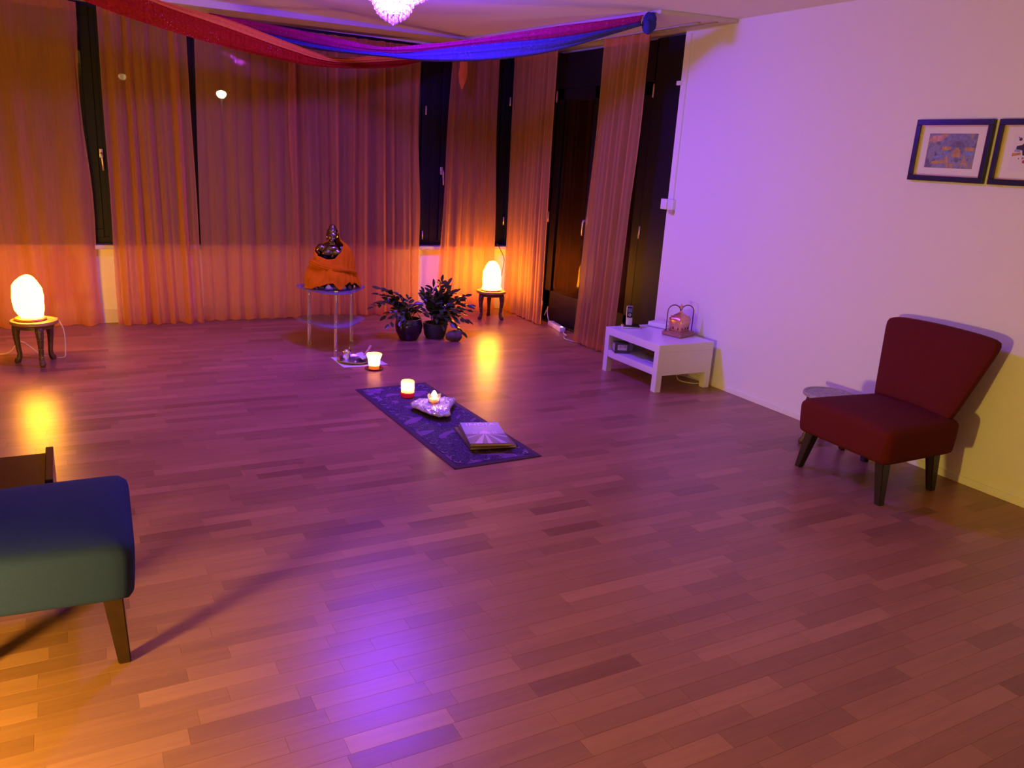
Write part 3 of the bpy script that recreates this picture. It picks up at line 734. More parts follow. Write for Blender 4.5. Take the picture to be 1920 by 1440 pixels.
# power strip by the glass door
PS = thing('power_strip', 'white power strip with lit switch lying before the glass door', 'power strip', (4.0, 6.29, 0), radians(-101))
bm = mb(); box(bm, (0, 0, .022), (.33, .055, .042), .006); obj('strip_body', bm, WHITEP, PS, 'auto')
for k in range(4):
    bm = mb(); lathe(bm, [(0, .0445), (.018, .0445), (.018, .0425), (.021, .0425), (.021, .0455), (.019, .047), (0, .0455)], 16, (-.11+k*.055, 0, 0)); obj('socket_cup', bm, mat('grey_socket', (.5, .5, .5), .5) if k == 0 else bpy.data.materials['grey_socket'], PS)
bm = mb(); box(bm, (.135, 0, .046), (.022, .016, .006), .002); obj('lit_switch', bm, emit('switch_light', (1, .6, .4), 4), PS)
bm = mb(); tube(bm, bez([(4.02, 6.46, .03), (4.02, 6.50, .10), (4.05, 6.55, .15), (4.08, 6.6, .14), (4.085, 6.66, .05)], 8), .004, 6); tag(obj('white_cable', bm, WHITEP, smooth=True), 'short white cable looping up at the power strip', 'cable')
bm = mb(); tube(bm, bez([(3.97, 6.12, .02), (3.94, 6.06, .006), (3.92, 5.98, .006), (3.86, 5.93, .006), (3.83, 5.84, .006), (3.86, 5.7, .006)], 8), .004, 6); tag(obj('white_cable', bm, WHITEP, smooth=True), 'white cable running from power strip under the curtain', 'cable')

# socket, conduit and clip on the white wall
SB = thing('wall_socket', 'small white surface socket box at the end of the white wall', 'socket', (XR, 4.95, 1.252))
bm = mb(); box(bm, (-.018, .035, 0), (.036, .068, .078), .004); obj('socket_box', bm, WHITEP, SB, 'auto')
bm = mb(); box(bm, (-.014, -.035, .0), (.028, .065, .078), .004); obj('junction_box', bm, WHITEP, SB, 'auto')
bm = mb(); box(bm, (-.012, -.04, -.053), (.022, .05, .028), .003); obj('plug', bm, mat('beige_plug', (.5, .38, .32), .5), SB, 'auto')
bm = mb(); box(bm, (XR-.006, 4.915, 1.88), (.012, .016, 1.17), .002); tag(obj('cable_conduit', bm, WALL), 'thin white cable conduit running up from the wall socket', 'conduit')
bm = mb(); box(bm, (XR-.010, 4.985, 2.128), (.02, .045, .03), .003); tag(obj('wall_clip', bm, WHITEP), 'tiny white clip at the wall edge above the socket', 'clip')

# ------------------------------------------------------------------ pictures
BLKF = mat('black_picture_frame', (.012, .010, .018), .3); GOLD = mat('gold_fillet', (.85, .62, .25), .3, .9)
MATB = mat('white_mount', (.78, .76, .74), .7)
def abstract_art():
    mt, n, l, p = newmat('watercolour_print')
    tc = n.new('ShaderNodeTexCoord')
    nz = n.new('ShaderNodeTexNoise'); nz.inputs['Scale'].default_value = 11; nz.inputs['Distortion'].default_value = 2.2; nz.inputs['Detail'].default_value = 2
    l.new(tc.outputs['Object'], nz.inputs['Vector'])
    r = ramp(n, [(.28, (.10, .09, .16)), (.40, (.17, .16, .24)), (.48, (.30, .28, .40)), (.54, (.16, .22, .42)), (.60, (.42, .26, .10)), (.68, (.55, .30, .20)), (.8, (.22, .14, .14))])
    l.new(nz.outputs['Fac'], r.inputs[0]); l.new(r.outputs[0], p.inputs['Base Color']); p.inputs['Roughness'].default_value = .6
    return mt
ART = abstract_art()
def flat(bm, poly, d=-.0008):
    vs = [bm.verts.new((d, -a, b)) for a, b in poly]; bm.faces.new(vs)
def blob(cx, cz, rx, rz, n=20, a0=0, a1=2*pi): return [(cx+rx*cos(a0+(a1-a0)*k/n), cz+rz*sin(a0+(a1-a0)*k/n)) for k in range(n)]
def picture(yc, label):
    t = thing('framed_picture', label, 'picture', (XR-.003, yc, 1.694), 0, 'framed pictures on the white wall')
    w, h, f = .2125, .156, .028
    for nm, c, s in (('frame_rail', (0, h-f/2), (2*w, f)), ('frame_rail', (0, -h+f/2), (2*w, f)), ('frame_stile', (w-f/2, 0), (f, 2*h-2*f)), ('frame_stile', (-w+f/2, 0), (f, 2*h-2*f))):
        bm = mb(); box(bm, (-.011, c[0], c[1]), (.022, s[0], s[1]), .003); obj(nm, bm, BLKF, t)
    bm = mb()
    for c, s in (((0, h-f-.002), (2*(w-f), .004)), ((0, -h+f+.002), (2*(w-f), .004)), ((w-f-.002, 0), (.004, 2*(h-f))), ((-w+f+.002, 0), (.004, 2*(h-f)))):
        box(bm, (-.009, c[0], c[1]), (.014, *s))
    obj('gold_fillet', bm, GOLD, t)
    bm = mb(); box(bm, (-.003, 0, 0), (.004, 2*(w-f), 2*(h-f))); obj('mount', bm, MATB, t)
    return t
P1 = picture(2.7405, 'framed abstract print in muddy blue and ochre, nearer the corner')
bm = mb(); box(bm, (-.0055, 0, 0), (.001, .268, .174)); art = obj('art_print', bm, ART, P1)
pcol = {}
def pm(c):
    if c not in pcol: pcol[c] = mat('print_ink', c, .6, var=.25, scale=60)
    return pcol[c]
def ink(parent, polys, c, d):
    bm = mb()
    for pl_ in polys: flat(bm, pl_, d)
    obj('ink_shape', bm, pm(c), parent)
ink(art, [blob(.03, .025, .095, .062, 20, 0, pi)+[(-.065, .0)]], (.20, .20, .36), -.0064)
ink(art, [blob(.035, .018, .042, .030, 20, 0, pi)], (.16, .13, .22), -.0067)
ink(art, [[(.012, -.03), (.062, -.03), (.052, .008), (.042, .016), (.03, .016), (.02, .006)]], (.48, .28, .08), -.007)
ink(art, [[(-.10, -.072), (-.02, -.060), (-.015, -.045), (-.095, -.055)], [(-.05, .02), (0, .022), (0, .006), (-.05, .0)], [(.08, .02), (.125, .018), (.125, .0), (.08, .004)]], (.50, .30, .07), -.007)
ink(art, [[(-.09, -.04), (-.02, -.03), (-.02, -.02), (-.09, -.028)], [(.085, -.005), (.125, -.01), (.12, -.02), (.085, -.015)], [(-.035, -.002), (-.008, -.002), (-.01, -.014), (-.035, -.014)]], (.18, .26, .60), -.007)
ink(art, [[(-.115, .075), (-.03, .078), (-.06, .05), (-.105, .04)]], (.56, .30, .26), -.0067)
P2 = picture(2.2915, 'framed white print with a black blot and red dots, partly outside the photo')
bm = mb(); box(bm, (-.0055, 0, 0), (.001, .268, .174)); art2 = obj('art_print', bm, mat('white_print_paper', (.74, .72, .76), .6), P2)
blot = [(-.110, .03), (-.085, .036), (-.075, .048), (-.07, .036), (-.03, .042), (.02, .036), (.03, .01), (.0, -.014), (-.04, -.02), (-.075, -.012), (-.08, .01), (-.112, .016)]
ink(art2, [blot], (.02, .015, .05), -.0064)
ink(art2, [blob(-.098, .062, .008, .008, 14), blob(-.108, .07, .003, .003, 8), blob(-.09, -.028, .003, .003, 8)], (.05, .02, .07), -.0064)
ink(art2, [blob(-.055, .024, .006, .006, 12), blob(-.02, .018, .005, .005, 12)], (.72, .70, .76), -.007)
ink(art2, [[(-.125, -.002), (-.085, .0), (-.083, -.010), (-.125, -.018)]], (.55, .26, .06), -.007)
ink(art2, [[(-.115, .014), (-.09, .014), (-.09, .002), (-.12, .004)]], (.25, .30, .55), -.0067)
ink(art2, [blob(-.062, -.042, .008, .008, 12), blob(-.045, -.03, .010, .010, 12), blob(-.048, -.046, .011, .011, 12), blob(-.02, -.05, .009, .009, 12)], (.45, .03, .10), -.007)
ink(art2, [blob(-.07, -.026, .006, .006, 12)], (.34, .26, .42), -.007)

# ------------------------------------------------------------------ glass table and statue
GT = thing('glass_table', 'two tier glass table on chrome legs carrying the robed statue', 'table', (1.80, 6.12, 0))
def tri(R, r, n=10):
    out = []
    for k in range(3):
        a = radians(-90-8)+2*pi*k/3
        cx, cy = (R-r)*cos(a), (R-r)*sin(a)
        for j in range(n+1):
            b = a-pi/3+2*pi/3*j/n; out.append((cx+r*cos(b), cy+r*sin(b)))
    # bow the sides out
    return out
def glass_plate(z, nm):
    bm = mb(); prism(bm, tri(.285, .145), z-.004, z+.004); bmesh.ops.bevel(bm, geom=[e for e in bm.edges if abs(e.verts[0].co.z-e.verts[1].co.z) < 1e-5], offset=.002, segments=1, affect='EDGES')
    return obj(nm, bm, TGLASS, GT)
glass_plate(.461, 'glass_top'); glass_plate(.205, 'glass_shelf')
for k in range(3):
    a = radians(-90-8)+2*pi*k/3; x, yy = .192*cos(a), .192*sin(a)
    bm = mb(); lathe(bm, [(0, 0), (.017, 0), (.017, .006), (.0135, .010), (.0135, .456), (0, .456)], 16, (x, yy, 0)); lg = obj('leg', bm, CHROME, GT, 'auto')
    bm = mb(); lathe(bm, [(.0135, .190), (.018, .190), (.018, .200), (.0135, .200)], 16, (x, yy, 0)); lathe(bm, [(0, .466), (.02, .466), (.018, .474), (0, .476)], 16, (x, yy, 0)); obj('collar', bm, CHROME, lg, 'auto')

ST = thing('seated_statue', 'dark polished metal seated meditating statue on the glass table', 'statue', (1.80, 6.11, .4665), radians(-16.5))
# one continuous figure: overlapping volumes fused by a voxel remesh
bm = mb()
def ell(c, r, rot=None):
    M_ = Matrix.Translation(c) @ (rot.to_4x4() if rot else Matrix.Identity(4)) @ Matrix.Diagonal((*r, 1))
    bmesh.ops.create_icosphere(bm, subdivisions=3, radius=1, matrix=M_)
def limb(a, b, r0, r1):
    a, b = Vector(a), Vector(b)
    for k in range(9): t_ = k/8; bmesh.ops.create_icosphere(bm, subdivisions=2, radius=r0+(r1-r0)*t_, matrix=Matrix.Translation(a.lerp(b, t_)))
ell((0, .02, .10), (.10, .085, .055)); ell((0, .02, .17), (.072, .056, .08)); ell((0, .012, .245), (.082, .058, .075)); ell((0, .014, .295), (.092, .050, .045))
for s in (-1, 1):
    limb((s*.06, 0, .10), (s*.130, -.05, .080), .048, .036); limb((s*.125, -.055, .080), (-s*.02, -.095, .080), .034, .025)
    ell((s*.084, .014, .300), (.038, .038, .036)); limb((s*.098, .016, .29), (s*.116, .016, .195), .031, .025); limb((s*.112, .012, .19), (s*.02, -.075, .135), .024, .017)
    ell((s*.036, -.026, .268), (.046, .030, .034))
ell((0, -.08, .13), (.045, .028, .014)); ell((0, -.02, .30), (.055, .03, .03))
limb((0, .012, .31), (0, .008, .360), .036, .028)
ell((0, .006, .402), (.041, .044, .050)); ell((0, -.002, .380), (.033, .037, .030)); ell((0, -.038, .366), (.014, .010, .011))
ell((0, .014, .428), (.043, .045, .036)); ell((0, .016, .462), (.026, .026, .022))
limb((0, -.040, .410), (0, -.052, .390), .0045, .0075); ell((0, -.0395, .3755), (.013, .006, .0045))
for s in (-1, 1):
    ell((s*.043, .010, .390), (.006, .012, .030)); ell((s*.016, -.0365, .4045), (.010, .005, .0045)); ell((s*.016, -.036, .413), (.013, .005, .003))
body = obj('figure', bm, BRONZE, ST, True); mod(body, 'REMESH', mode='VOXEL', voxel_size=.0042, use_smooth_shade=True); mod(body, 'SMOOTH', iterations=3, factor=.5)
# lotus base with petals
bm = mb(); lathe(bm, [(0, 0), (.175, 0), (.178, .014), (.168, .028), (.172, .045), (.160, .052), (0, .052)], 40, (0, -.01, 0), lambda a, z: 1-.12*abs(sin(a))); obj('lotus_base', bm, LOTUS, ST, 'auto')
for k in range(18):
    a = 2*pi*k/18; R_ = .176*(1-.12*abs(sin(a)))
    bm = mb()
    for p0, p1 in ((0, 0),):
        pet = [(-.027, .006, 0), (-.024, .026, .010), (0, .054, .002), (.024, .026, .010), (.027, .006, 0), (0, .016, .016)]
        vs = [bm.verts.new((x, -o_, z)) for x, z, o_ in pet]
        c = vs[5]
        for i in range(5): bm.faces.new((vs[i], vs[(i+1) % 5], c))
    obj('petal', bm, LOTUSGREY if k % 2 else LOTUS, ST, loc=(R_*cos(a), -.01+R_*sin(a), .0), rot=(0, 0, a+pi/2))
# robe
keys = [(.0, .200, .182), (.05, .194, .170), (.10, .186, .160), (.16, .172, .136), (.21, .156, .110), (.26, .142, .088), (.30, .136, .084), (.335, .112, .074), (.365, .070, .058), (.39, .050, .048)]
def prof(z):
    for (z0, a0, b0), (z1, a1, b1) in zip(keys, keys[1:]):
        if z <= z1: t_ = (z-z0)/(z1-z0); return a0+(a1-a0)*t_, b0+(b1-b0)*t_
    return keys[-1][1:]
def lerpk(tab, a):
    for (p, v), (q, w) in zip(tab, tab[1:]):
        if p <= a <= q:
            t_ = (a-p)/(q-p); t_ = t_*t_*(3-2*t_); return v+(w-v)*t_
    return tab[-1][1]
htop = [(-180, .365), (-130, .33), (-95, .30), (-66, .275), (-40, .245), (-14, .228), (4, .232), (22, .27), (40, .325), (62, .372), (95, .386), (140, .375), (180, .365)]
hbot = [(-180, .0), (-75, .0), (-52, .004), (-30, .030), (-8, .056), (2, .060), (9, .030), (14, .014), (20, .016), (28, .045), (38, .066), (47, .046), (56, .060), (72, .035), (90, .006), (100, .0), (180, .0)]
def robe(u, v):
    th = -180+360*u; a = radians(th)
    zt, zb_ = lerpk(htop, th), lerpk(hbot, th)
    z = zb_+(zt-zb_)*v
    ra, rb = prof(z)
    diag = sin(26*(z*1.1+.10*sin(a)+.35)+2.0*sin(a*1.0+.6))
    fold = .0125*diag*(1-abs(2*v-1)**4)+.006*sin(9*a+14*z+sin(3*a)*2)*(1-.5*v)+.004*sin(23*a-20*z)
    k = 1+fold/ra
    flare = 1+.05*(1-v)**3
    return Vector((ra*k*flare*sin(a), -.004-rb*k*flare*cos(a)+(.02 if z > .25 else .02*z/.25), z))
bm = mb(); sheet(bm, robe, 144, 40, True)
rb = obj('draped_robe', bm, ROBE, ST, True); mod(rb, 'SOLIDIFY', thickness=.004); rb['label'] = 'orange cloth robe wrapped around the statue'
# sash crossing the lap
def sash(u, v):
    th = -78+150*u; a = radians(th); z = .205-.075*u+.035*(v-.5)*(1+.4*sin(6*u))
    ra, rb_ = prof(z); o_ = .010+.008*sin(pi*v)+.004*sin(v*19+u*6)
    return Vector(((ra+o_)*sin(a), -.004-(rb_+o_)*cos(a)+.016, z))
bm = mb(); sheet(bm, sash, 40, 10); sh = obj('robe_sash', bm, ROBE, ST, True); mod(sh, 'SOLIDIFY', thickness=.004)

# ------------------------------------------------------------------ plants
bm = mb()
lv = [(0, 0, 0), (.15, .22, .03), (.20, .5, .05), (.14, .78, .03), (0, 1, -.05), (-.14, .78, .03), (-.20, .5, .05), (-.15, .22, .03), (0, .3, -.01), (0, .65, -.015)]
vs = [bm.verts.new(p) for p in lv]
for f in ((0, 1, 8), (1, 2, 8), (2, 9, 8), (2, 3, 9), (3, 4, 9), (4, 5, 9), (5, 6, 9), (6, 8, 9), (6, 7, 8), (7, 0, 8)): bm.faces.new([vs[i] for i in f])
leaf_me = bpy.data.meshes.new('leaf'); bmesh.ops.recalc_face_normals(bm, faces=bm.faces); bm.to_mesh(leaf_me); bm.free(); leaf_me.materials.append(LEAF)
leaf_me.polygons.foreach_set('use_smooth', [True]*len(leaf_me.polygons))
def plant(loc, label, pot_prof, potm, branches, seed, ls=(.06, .085), nleaf=9):
    rnd = random.Random(seed)
    t = thing('potted_plant', label, 'plant', loc, 0, 'potted plants by the corner')
    bm = mb(); lathe(bm, pot_prof, 32); obj('pot', bm, potm, t, 'auto')
    zr = max(z for _, z in pot_prof)
    bm = mb(); lathe(bm, [(0, zr-.02), (pot_prof[-1][0]+.1*0, zr-.022)], 24); obj('soil', bm, SOIL, t)
    for tip in branches:
        tip = Vector(tip); base = Vector((rnd.uniform(-.03, .03), rnd.uniform(-.03, .03), zr-.025))
        mid = base.lerp(tip, .55)+Vector((0, 0, .05+.12*Vector((tip.x, tip.y)).length))
        pts = bez([base, base.lerp(mid, .5)+Vector((0, 0, .02)), mid, tip], 6)
        bm = mb(); tube(bm, pts, [.0042-.0028*i/(len(pts)-1) for i in range(len(pts))], 5); st_ = obj('stem', bm, STEM, t, True)
        k = max(4, int(nleaf*(tip-base).length/.3))
        for i in range(k):
            f = .28+.72*(i+.5)/k; idx = min(int(f*(len(pts)-1)), len(pts)-2); p = pts[idx]
            d = (pts[idx+1]-pts[idx]).normalized()
            side = d.cross(Vector((0, 0, 1)))
            if side.length < .1: side = Vector((1, 0, 0))
            side.normalize(); s = 1 if i % 2 else -1
            if i == k-1: dirv = d
            else: dirv = (side*s*.9+d*.7+Vector((rnd.uniform(-.2, .2), rnd.uniform(-.2, .2), rnd.uniform(-.25, .35)))).normalized()
            upv = (Vector((-.15, -.55, .9))+Vector((rnd.uniform(-.6, .6), rnd.uniform(-.5, .4), 0))).normalized()
            xx = dirv.cross(upv).normalized(); zz = xx.cross(dirv)
            L = rnd.uniform(*ls)
            o = obj('leaf', leaf_me, LEAF, st_)
            o.matrix_local = Matrix.Translation(p) @ Matrix((xx*L*1.15, dirv*L, zz*L)).transposed().to_4x4()
    return t
PA = [(0, 0), (.068, 0), (.080, .012), (.108, .07), (.116, .12), (.108, .168), (.100, .18), (.092, .18), (.098, .12), (.09, .155)]
plant((2.475, 6.19, 0), 'bushy plant in a glossy purple pot nearest the glass table', PA[:8]+[(.094, .16)], POTP,
      [(-.30, -.05, .33), (-.20, -.02, .42), (-.26, .05, .38), (-.16, -.10, .24), (-.20, .02, .20), (-.06, -.10, .30), (.04, -.10, .31), (.08, -.12, .26), (.0, .04, .34), (-.10, .06, .30), (.12, -.06, .22), (-.13, -.14, .17), (-.34, -.04, .29), (-.24, -.08, .33), (-.28, -.02, .44), (-.10, -.12, .22), (-.22, -.10, .15), (.05, -.08, .22), (-.05, -.05, .25)], 5, (.052, .078), 12)
PB = [(0, 0), (.078, 0), (.092, .03), (.104, .10), (.104, .13), (.096, .13), (.09, .11)]
plant((2.72, 6.20, 0), 'tall leafy plant in a dark pot nearest the corner lamp', PB, POTD,
      [(.02, -.06, .50), (-.08, -.08, .42), (.10, -.02, .47), (.16, -.05, .40), (.22, -.02, .32), (.27, -.08, .24), (.22, -.10, .16), (.26, .0, .20), (.16, -.12, .09), (.05, -.14, .30), (-.06, -.12, .34), (-.02, .02, .44), (.12, .06, .36), (.10, -.14, .25), (-.14, -.06, .36), (.02, -.15, .20), (-.06, -.16, .19), (.07, -.17, .15), (.26, -.04, .36), (.30, -.06, .28), (.18, -.08, .26), (.28, -.08, .14), (.20, -.12, .06), (-.02, -.14, .25), (.12, -.13, .18), (.08, -.05, .40), (-.12, -.02, .40), (.0, -.16, .12)], 11, (.060, .088), 13)
bm = mb(); bmesh.ops.create_icosphere(bm, subdivisions=3, radius=1)
for v in bm.verts:
    f = 1+.25*noise.noise(v.co*1.7); v.co = Vector((v.co.x*.075*f, v.co.y*.05*f, max(-.045, v.co.z*.05*f)))
tag(obj('garden_rock', bm, mat('brown_grey_rock', (.12, .085, .075), .8, var=.4, scale=30), smooth=True, loc=(2.83, 6.04, .0455)), 'small brownish rock beside the dark plant pot', 'rock')

# ------------------------------------------------------------------ offering tray, candle
N4 = [(1.678, 5.741), (1.685, 5.434), (2.017, 5.438), (2.0, 5.708)]
def quad(P, u, v): return Vector(P[0]).lerp(Vector(P[1]), v).lerp(Vector(P[3]).lerp(Vector(P[2]), v), u)
bm = mb(); sheet(bm, lambda u, v: Vector((*quad(N4, u, v), .0022+.0015*sin(7*u+2)*sin(6*v+1))), 14, 14); nap = obj('paper_napkin', bm, mat('white_napkin', (.78, .76, .80), .8, bump=.2, bscale=300), smooth=True); mod(nap, 'SOLIDIFY', thickness=.0015, offset=1)
tag(nap, 'white square napkin spread on the floor under the metal tray', 'napkin')
TR = thing('offering_tray', 'round silver tray on the white napkin behind the candle', 'tray', (1.815, 5.585, .0055))
bm = mb(); lathe(bm, [(0, 0), (.105, 0), (.118, .010), (.128, .020), (.131, .020), (.131, .017), (.120, .006), (.108, .0025), (0, .0025)], 40); obj('tray_dish', bm, STEEL, TR, 'auto')
CU = thing('metal_cup', 'small polished metal cup standing on the silver tray', 'cup', (1.768, 5.64, .0085))
bm = mb(); lathe(bm, [(0, 0), (.026, 0), (.028, .02), (.030, .05), (.034, .068), (.032, .069), (.028, .05), (.025, .004), (0, .004)], 24); obj('cup_body', bm, CHROME, CU, True)
bm = mb(); tube(bm, [(.006, .002, .004), (.016, -.006, .075), (.02, -.008, .092)], [.0022, .002, .005], 6); obj('little_spoon', bm, CHROME, CU, True)
bm = mb(); box(bm, (0, 0, .026), (.065, .075, .004), .001, 1, Matrix.Rotation(radians(28), 3, 'X')); box(bm, (0, .012, .012), (.066, .05, .004), .001, 1, Matrix.Rotation(radians(-20), 3, 'X'))
tag(obj('folded_card', bm, mat('white_card', (.78, .76, .78), .6), loc=(1.875, 5.60, .0125), rot=(0, 0, .5)), 'folded white card leaning on the silver tray', 'card')
bm = mb(); tube(bm, bez([(1.875, 5.56, .052), (1.90, 5.57, .075), (1.925, 5.60, .085), (1.945, 5.61, .112)], 5), [.007]*6+[.009]*5+[.010]*5, 8)
tag(obj('wooden_stick', bm, mat('pale_pink_wood', (.55, .30, .26), .6), smooth=True), 'short pale wooden stick resting on card behind the candle', 'stick')
bm = mb(); lathe(bm, [(0, 0), (.010, 0), (.011, .008), (.004, .014), (0, .014)], 12)
tag(obj('tiny_bell', bm, STEEL, smooth=True, loc=(1.80, 5.53, .009)), 'tiny dark metal piece at the front of the silver tray', 'ornament')
# pillar candle: thin glowing wall lit by a real flame inside
def wax(name, c, tl_):
    mt, n, l, p = newmat(name); n.remove(p)
    df = n.new('ShaderNodeBsdfDiffuse'); t_ = n.new('ShaderNodeBsdfTranslucent'); df.inputs[0].default_value = (*c, 1); t_.inputs[0].default_value = (*tl_, 1)
    ad = n.new('ShaderNodeAddShader'); l.new(df.outputs[0], ad.inputs[0]); l.new(t_.outputs[0], ad.inputs[1])
    l.new(ad.outputs[0], n['Material Output'].inputs[0]); return mt
WAX = wax('candle_wax', (.30, .20, .10), (.66, .42, .17))
PC = thing('pillar_candle', 'burning pillar candle with flared rim on a small brown saucer', 'candle', (1.881, 5.352, 0))
bm = mb(); lathe(bm, [(0, .0), (.045, .0), (.064, .007), (.067, .010), (.062, .010), (.044, .005), (0, .005)], 28); obj('saucer', bm, mat('brown_saucer', (.12, .04, .02), .4), PC, 'auto')
bm = mb(); lathe(bm, [(0, .0055), (.038, .0055), (.039, .04), (.041, .075), (.048, .096), (.051, .108), (.047, .116), (.042, .113)], 32, (0, 0, 0), lambda a, z: 1+(.10*cos(2*a+.4)*max(0, z-.06)/.05)); obj('wax_body', bm, WAX, PC, True)
bm = mb(); lathe(bm, [(.0385, .030), (.02, .029), (0, .028)], 28); obj('wax_pool', bm, WAX, PC, True)
bm = mb(); lathe(bm, [(0, .052), (.005, .056), (.008, .066), (.005, .082), (0, .098)], 12); obj('flame', bm, FLAME, PC, True)
bm = mb(); tube(bm, [(0, 0, .038), (0, 0, .054)], .0012, 5); obj('wick', bm, BLACKWOOD, PC)

# ------------------------------------------------------------------ brocade mat with things on it
RC = [(1.591, 4.886), (2.094, 4.911), (2.142, 3.412), (1.626, 3.399)]
rc = Vector((1.863, 4.152))
def rq(s): return [tuple(rc+(Vector(p)-rc)*s) for p in RC]
MT = thing('brocade_mat', 'narrow purple brocade mat lying on the floor with candles and books', 'mat', (1.863, 4.152, 0))
BOR = mat('dark_plum_border', (.05, .012, .045), .8)
def q3(P, u, v, z): q = quad([P[0], P[3], P[2], P[1]], u, v); return Vector((q.x-rc.x, q.y-rc.y, z))
bm = mb()
ed = lambda u, v: .0035+.0012*noise.noise(Vector((u*4, v*12, 2)))
sheet(bm, lambda u, v: q3(RC, u, v, ed(u, v)), 16, 48); bs = obj('border_cloth', bm, BOR, MT, True); mod(bs, 'SOLIDIFY', thickness=.003, offset=-1)
inn = [(1.622, 4.846), (2.062, 4.870), (2.108, 3.452), (1.660, 3.440)]
bm = mb(); sheet(bm, lambda u, v: q3(inn, u, v, .0052+.0010*noise.noise(Vector((u*4, v*12, 2)))), 16, 48); obj('brocade_field', bm, rug_mat(), MT, True)
bm = mb()
THR = mat('pale_thread', (.40, .30, .48), .4, .3)
def curl(cx, cy, ang, s):
    pts = [(cx+s*(r_*cos(b+ang)), cy+s*(r_*sin(b+ang)), .0072) for b, r_ in ((0, 1.6), (.5, 1.2), (1.0, .9), (1.7, .72), (2.5, .62), (3.4, .52), (4.3, .40))]
    tube(bm, pts, .0013, 5)
for k in range(19):
    f = (k+.5)/19
    for side, off in ((0, .024), (1, -.024)):
        a, b = (inn[0], inn[3]) if side == 0 else (inn[1], inn[2])
        p = Vector(a).lerp(Vector(b), f)
        curl(p.x-rc.x+off, p.y-rc.y, (.6 if k % 2 else 2.4)+side*2, .015)
for k in range(6):
    f = (k+.5)/6
    for a, b, off in ((inn[3], inn[2], .024), (inn[0], inn[1], -.024)):
        p = Vector(a).lerp(Vector(b), f); curl(p.x-rc.x, p.y-rc.y+off, 1.2+k, .015)
obj('embroidered_curls', bm, THR, MT, True, kind='stuff')
# red votive glass
VT = thing('votive_glass', 'red votive glass with burning candle at the far end of the mat', 'candle holder', (1.855, 4.63, .0075))
RG = wax('red_frosted_glass', (.18, .012, .012), (.80, .10, .06)); YG = wax('etched_glass_band', (.30, .18, .10), (.85, .50, .22))
bm = mb(); lathe(bm, [(0, 0), (.040, 0), (.042, .006), (.042, .048)], 32); obj('red_glass_foot', bm, RG, VT, 'auto')
bm = mb(); lathe(bm, [(.042, .0485), (.042, .106)], 32); gb = obj('etched_band', bm, YG, VT, 'auto')
bm = mb()
for k in range(26):
    for j in range(5):
        a = 2*pi*(k+.5*(j % 2))/26+.05*random.random(); z = .052+j*.009
        if random.random() < .8: bmesh.ops.create_icosphere(bm, subdivisions=1, radius=.0021, matrix=Matrix.Translation((.0422*cos(a), .0422*sin(a), z)))
obj('etched_dots', bm, mat('dark_etching', (.10, .05, .03), .6), gb)
bm = mb(); tube(bm, [(.041*cos(2*pi*k/32), .041*sin(2*pi*k/32), .104) for k in range(33)], .0016, 6, False); obj('dark_rim', bm, mat('dark_gilt_rim', (.12, .09, .04), .4, .6), VT)
bm = mb(); lathe(bm, [(0, .0085), (.036, .0085), (.036, .035), (0, .035)], 24); obj('wax_fill', bm, wax('red_wax', (.4, .05, .03), (.5, .10, .05)), VT)
bm = mb(); lathe(bm, [(0, .045), (.004, .05), (.0065, .060), (.004, .074), (0, .088)], 12); obj('flame', bm, FLAME, VT, True)
# crystal cluster
CLM = mat('pale_quartz', (.50, .45, .54), .25, spec=.6, var=.1, scale=60)
CC = thing('crystal_cluster', 'pale quartz crystal cluster in the middle of the mat', 'crystal', (1.912, 4.255, .0075))
ol = [(-.125, .14), (-.06, .19), (0, .17), (.05, .16), (.155, .145), (.165, .11), (.11, .03), (.05, -.05), (.005, -.16), (-.055, -.165), (-.105, -.10), (-.14, .04), (-.155, .10)]
def cl(u, v):
    f = u*len(ol); i = int(f) % len(ol); j = (i+1) % len(ol); p = Vector(ol[i]).lerp(Vector(ol[j]), f-int(f))
    if v < .35: s, z = .62+.38*(v/.35), .032*(v/.35)
    else: s = 1-(v-.35)/.65*.985; z = .032+.030*sqrt(max(0, 1-s*s))*.9
    q = p*s
    nz = .010*noise.noise(Vector((q.x*45, q.y*45, 1)))+.006*noise.noise(Vector((q.x*110, q.y*110, 4)))
    return Vector((q.x*(1+.05*noise.noise(Vector((u*40, 0, 0)))), q.y, z+(nz if v > .3 else 0)))
bm = mb(); sheet(bm, cl, 90, 24, True); obj('quartz_bed', bm, CLM, CC)
bm = mb()
rn = random.Random(3); cnt = 0
while cnt < 70:
    x, yy = rn.uniform(-.13, .14), rn.uniform(-.14, .16)
    ang = atan2(yy, x); 
    # inside test
    ins = False
    for (ax_, ay_), (bx_, by_) in zip(ol, ol[1:]+ol[:1]):
        if (ay_ > yy) != (by_ > yy) and x < (bx_-ax_)*(yy-ay_)/(by_-ay_)+ax_: ins = not ins
    if not ins or (abs(x+.03) < .045 and abs(yy-.02) < .045): continue
    cnt += 1
    r_, h_ = rn.uniform(.005, .010), rn.uniform(.004, .012)
    M_ = Matrix.Translation((x*.93, yy*.93, .046)) @ Matrix.Rotation(rn.uniform(-.5, .5), 4, 'X') @ Matrix.Rotation(rn.uniform(-.5, .5), 4, 'Y')
    ring = [bm.verts.new(M_ @ Vector((r_*cos(k*pi/3), r_*sin(k*pi/3), -.012))) for k in range(6)]; ri2 = [bm.verts.new(M_ @ Vector((r_*cos(k*pi/3), r_*sin(k*pi/3), h_*.45))) for k in range(6)]
    tip = bm.verts.new(M_ @ Vector((0, 0, h_)))
    for k in range(6): bm.faces.new((ring[k], ring[(k+1) % 6], ri2[(k+1) % 6], ri2[k])); bm.faces.new((ri2[k], ri2[(k+1) % 6], tip))
